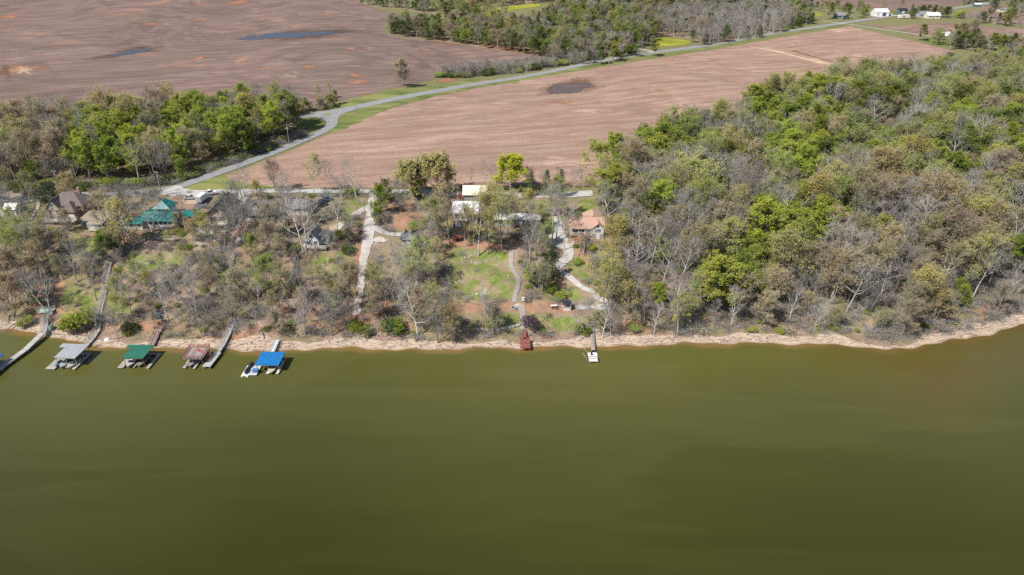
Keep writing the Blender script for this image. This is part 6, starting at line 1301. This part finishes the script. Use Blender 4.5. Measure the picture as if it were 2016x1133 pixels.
# young bare trees on the bank: the larger ones stand alone, the thin ones belong to the undergrowth
young = scatter(HILL, 5.4, n_try=12000, keep=lambda x, y: open_ground(x, y, 4.0) & (x < 44) & (lawnw(x, y) < .2) & (inland(x, y) < 64)); n_big = 0
for i, (x, y) in enumerate(young):
    kd, tn = pick([(.72,'bare','GR'),(.22,'bud','T'),(.10,'bud','OG')]); big = i % 4 == 0
    if big and n_big < 90: plant(kd, x, y, random.uniform(9, 15), tn, zone='hill', wide=1.05); n_big += 1
    else: rows.append(row(kd, x, y, random.uniform(4.5, 8.5), tn, random.uniform(.9, 1.3)))
mass('undergrowth', 'leafless brown brush and saplings over the wooded bank', rows)

# loose limestone on the lawn and slopes, driftwood on the beach
def rock_mesh(seed):
    bm = bmesh.new(); bmesh.ops.create_icosphere(bm, subdivisions=1, radius=1)
    for v in bm.verts: v.co *= 1 + .45 * mnoise.noise(v.co * 1.1 + Vector((seed, 0, 0))); v.co.z *= .55
    vs = [tuple(v.co) for v in bm.verts]; fs = [tuple(v.index for v in f.verts) for f in bm.faces]; bm.free(); return vs, fs
RM = [rock_mesh(k * 3.7) for k in range(6)]; m = MB()
def rocks(px, rx, ry, n, s0, s1):
    for _ in range(n):
        g = G(px[0] + random.gauss(0, rx), px[1] + random.gauss(0, ry)); vs, fs = random.choice(RM); s = random.uniform(s0, s1) * .7; a = random.uniform(0, 6.28); ca, sa = math.cos(a), math.sin(a)
        m.add([(g.x + s*(v[0]*ca - v[1]*sa)*1.3, g.y + s*(v[0]*sa + v[1]*ca), g.z + s*v[2]*.9) for v in vs], fs)
for a in [((928,503),8,4,26,.2,.55),((965,515),18,8,34,.12,.35),((925,518),8,2,18,.2,.45),((985,545),14,6,16,.1,.3),((905,553),5,3,12,.2,.5),((945,578),9,2,22,.25,.6),((955,571),6,3,14,.3,.6),((1025,530),7,14,40,.15,.4),((1000,492),10,3,18,.2,.45),((300,510),18,8,50,.15,.4),((290,518),14,1.5,24,.2,.4),((330,490),10,6,24,.2,.5),
          ((410,470),12,6,60,.3,.8),((395,480),10,4,40,.3,.7),((655,540),18,12,30,.12,.35),((470,530),14,10,24,.12,.3),((1112,482),14,4,60,.3,.7),((1100,500),4,10,30,.2,.5),((1110,598),20,3,30,.2,.45),((1160,600),20,4,50,.2,.5),((1090,560),10,10,24,.15,.4),((985,655),18,3,30,.15,.4),((1200,540),8,5,20,.2,.5),((780,430),20,10,24,.12,.4),((740,480),8,4,24,.2,.5),((610,600),30,20,24,.1,.3)]: rocks(*a)
tag(m.build('rubble', plain('limestone', (.40,.37,.33), .9, .15, .35, 1.5)), 'pale limestone rocks strewn over lawn and slopes', kind='stuff')
m = MB()
for k in range(1500):
    x = random.uniform(-165, 165); d = random.choice([.7, 1.8, 3.0, 4.6, 5.6]) + random.gauss(0, .35); y = float(shore_y(x)) + d; L = random.uniform(.3, 2.2); a = random.gauss(0, .45); z = float(hgt(x, y)); dx, dy = math.cos(a)*L/2, math.sin(a)*L/2
    m.beam((x-dx, y-dy, float(hgt(x-dx, y-dy))+.04), (x+dx, y+dy, float(hgt(x+dx, y+dy))+.05), random.uniform(.04, .12))
for k in range(900):
    x = random.uniform(-165, 165); y = float(shore_y(x)) + random.uniform(.3, 7); vs, fs = random.choice(RM); s = random.choice([random.uniform(.06, .2), random.uniform(.06, .2), random.uniform(.2, .5)]); z = float(hgt(x, y)); m.add([(x+s*v[0], y+s*v[1], z+s*v[2]) for v in vs], fs)
tag(m.build('driftwood', plain('driftwood', (.25,.20,.165), .95, .1, .4, 1)), 'driftwood and stones scattered in lines along the beach', kind='stuff')
for i, (a, b, lb) in enumerate([((36,634),(10,662),'dark fallen trunk lying from bank into water at the left'), ((18,622),(14,641),'dark fallen branch on the bank at the far left'), ((1118,600),(1090,560),'thin grey fallen pole on the slope above the picnic table'), ((872,668),(858,640),'pale leaning dead trunk on the shore left of the red deck'), ((520,668),(514,652),'pale broken stump leaning on the sand left of the blue dock'), ((185,685),(200,681),'pale log floating beside the grey-roofed dock'), ((790,668),(768,660),'grey fallen trunk on the sand below the driveway'), ((950,580),(962,628),'grey dead snag leaning above the dirt terrace'), ((1370,655),(1392,640),'grey dead branch fallen on the right shore')]):
    A, B = G(*a), G(*b); A.z = max(A.z, .05) + .15; B.z = max(B.z, .05) + .3; m = MB(); p = Vector((0,0,0)); q = B - A; mid = q*.5 + Vector((0,0,.25)); m.tube(p, mid, .2, .15, 7).tube(mid, q, .15, .06, 7)
    for k in range(5): t = random.uniform(.3,.95); c = q*t + Vector((0,0,.15)); m.tube(c, c + Vector((random.gauss(0,.8), random.gauss(0,.5), random.uniform(.2,.9))), .05, .02, 4)
    tag(m.build('fallen_trunk', M_BARK, None, loc=A), lb, 'log')

# ================================================================ LABELS FOR THE WOODS
MARKS = [('the long left pier',(95,650)),('the brown-shingled house',(131,425)),('the grey dock gangway',(192,655)),('the green-roofed house',(312,440)),('the teal dock gangway',(315,650)),('the tall tan house',(431,445)),('the zigzag stairway',(420,510)),('the narrow grey gangway',(457,645)),('the dormered house',(512,430)),
 ('the blue-roofed dock',(540,675)),('the small white cabin',(614,485)),('the driveway foot',(702,620)),('the driveway top',(730,420)),('the twin-peaked cabin',(802,480)),('the green lawn',(950,540)),('the cream-roofed barn',(935,400)),('the red shoreline deck',(1033,670)),('the black-roofed shelter',(1116,606)),('the white dock walkway',(1166,650)),('the salmon-roofed house',(1157,460)),
 ('the two-rail fence',(285,626)),('the maroon swing',(900,478)),('the stone fire pit',(1011,608)),('the white gravel track',(1150,568)),('the railed boardwalk',(235,500)),('the white trailer',(398,396)),('the gravel turning pad',(1146,384)),('the sandy point',(1790,680)),('the beach end',(1990,640)),('the middle right beach',(1480,665)),
 ('the ploughed field corner',(1445,262)),('the road fork',(654,240)),('the gravel lane junction',(340,372)),('the side road bend',(480,325)),('the magnolia',(101,401)),('the lime-green tree',(1004,372)),('the slim bank fence',(462,542)),('the vivid stairside bush',(1160,490)),('the rusty stairway',(104,560)),('the deep-wood bush',(1355,600)),('the lamp-topped pole',(570,286))]
DESC = {('bare','GR'):'grey bare tree', ('bud','T'):'tan budding tree', ('bud','TP'):'brown budding tree', ('bud','O'):'golden-olive budding tree', ('bud','OG'):'olive-green budding tree', ('leafy','G'):'green leafy tree', ('leafy','GB'):'bright green leafy tree', ('leafy','GD'):'dark green leafy tree', ('cedar','C'):'dark cedar'}
ORD = ['', 'second ', 'third ', 'fourth ', 'fifth ', 'sixth ', 'seventh ', 'eighth ', 'ninth ', 'tenth ', 'eleventh ', 'twelfth ', 'thirteenth ', 'fourteenth ', 'fifteenth ', 'sixteenth ', 'seventeenth ', 'eighteenth ', 'nineteenth ', 'twentieth ']
bucket = {}
for p in PLANTS:
    if p['label']: p['o']['label'] = p['label']; continue
    px, py = proj(p['x'], p['y'], p['z']); ds = sorted((math.hypot(px - a, (py - b) * 1.5), nm, a, b) for nm, (a, b) in MARKS); d, nm, a, b = ds[0]
    side = ('above' if py < b else 'below') if abs(py - b) * 1.3 > abs(px - a) else ('left of' if px < a else 'right of')
    size = 'tall' if p['H'] > 14.5 else ('small' if p['H'] < 9.5 else 'mid-sized'); key = (size, p['kind'], p['tint'], nm, side, p['zone']); bucket.setdefault(key, []).append((d, p))
used = set()
for (size, kd, tn, nm, side, zone), lst in bucket.items():
    lst.sort(key=lambda t: t[0]); where = {'hill': 'on the bank', 'right wood': 'in the wood', 'left grove': 'in the grove'}[zone]
    for i, (d, p) in enumerate(lst):
        base = f"{size} {DESC[(kd, tn)]} {where}, " + (f"{ORD[i]}nearest {side} {nm}" if i < 20 and len(lst) > 1 else (f"{side} {nm}" if len(lst) == 1 else f"farther {side} {nm}"))
        p['o']['label'] = base; p['o']['group'] = {'hill': 'trees on the lakeside bank', 'right wood': 'trees at the front of the right wood', 'left grove': 'trees along the left grove'}[zone]
for p in PLANTS:
    if p['label']:
        p['o']['group'] = p['group'] or ('shrubs on the bank' if p['kind'] in ('bush', 'brush') else 'single trees one can pick out')
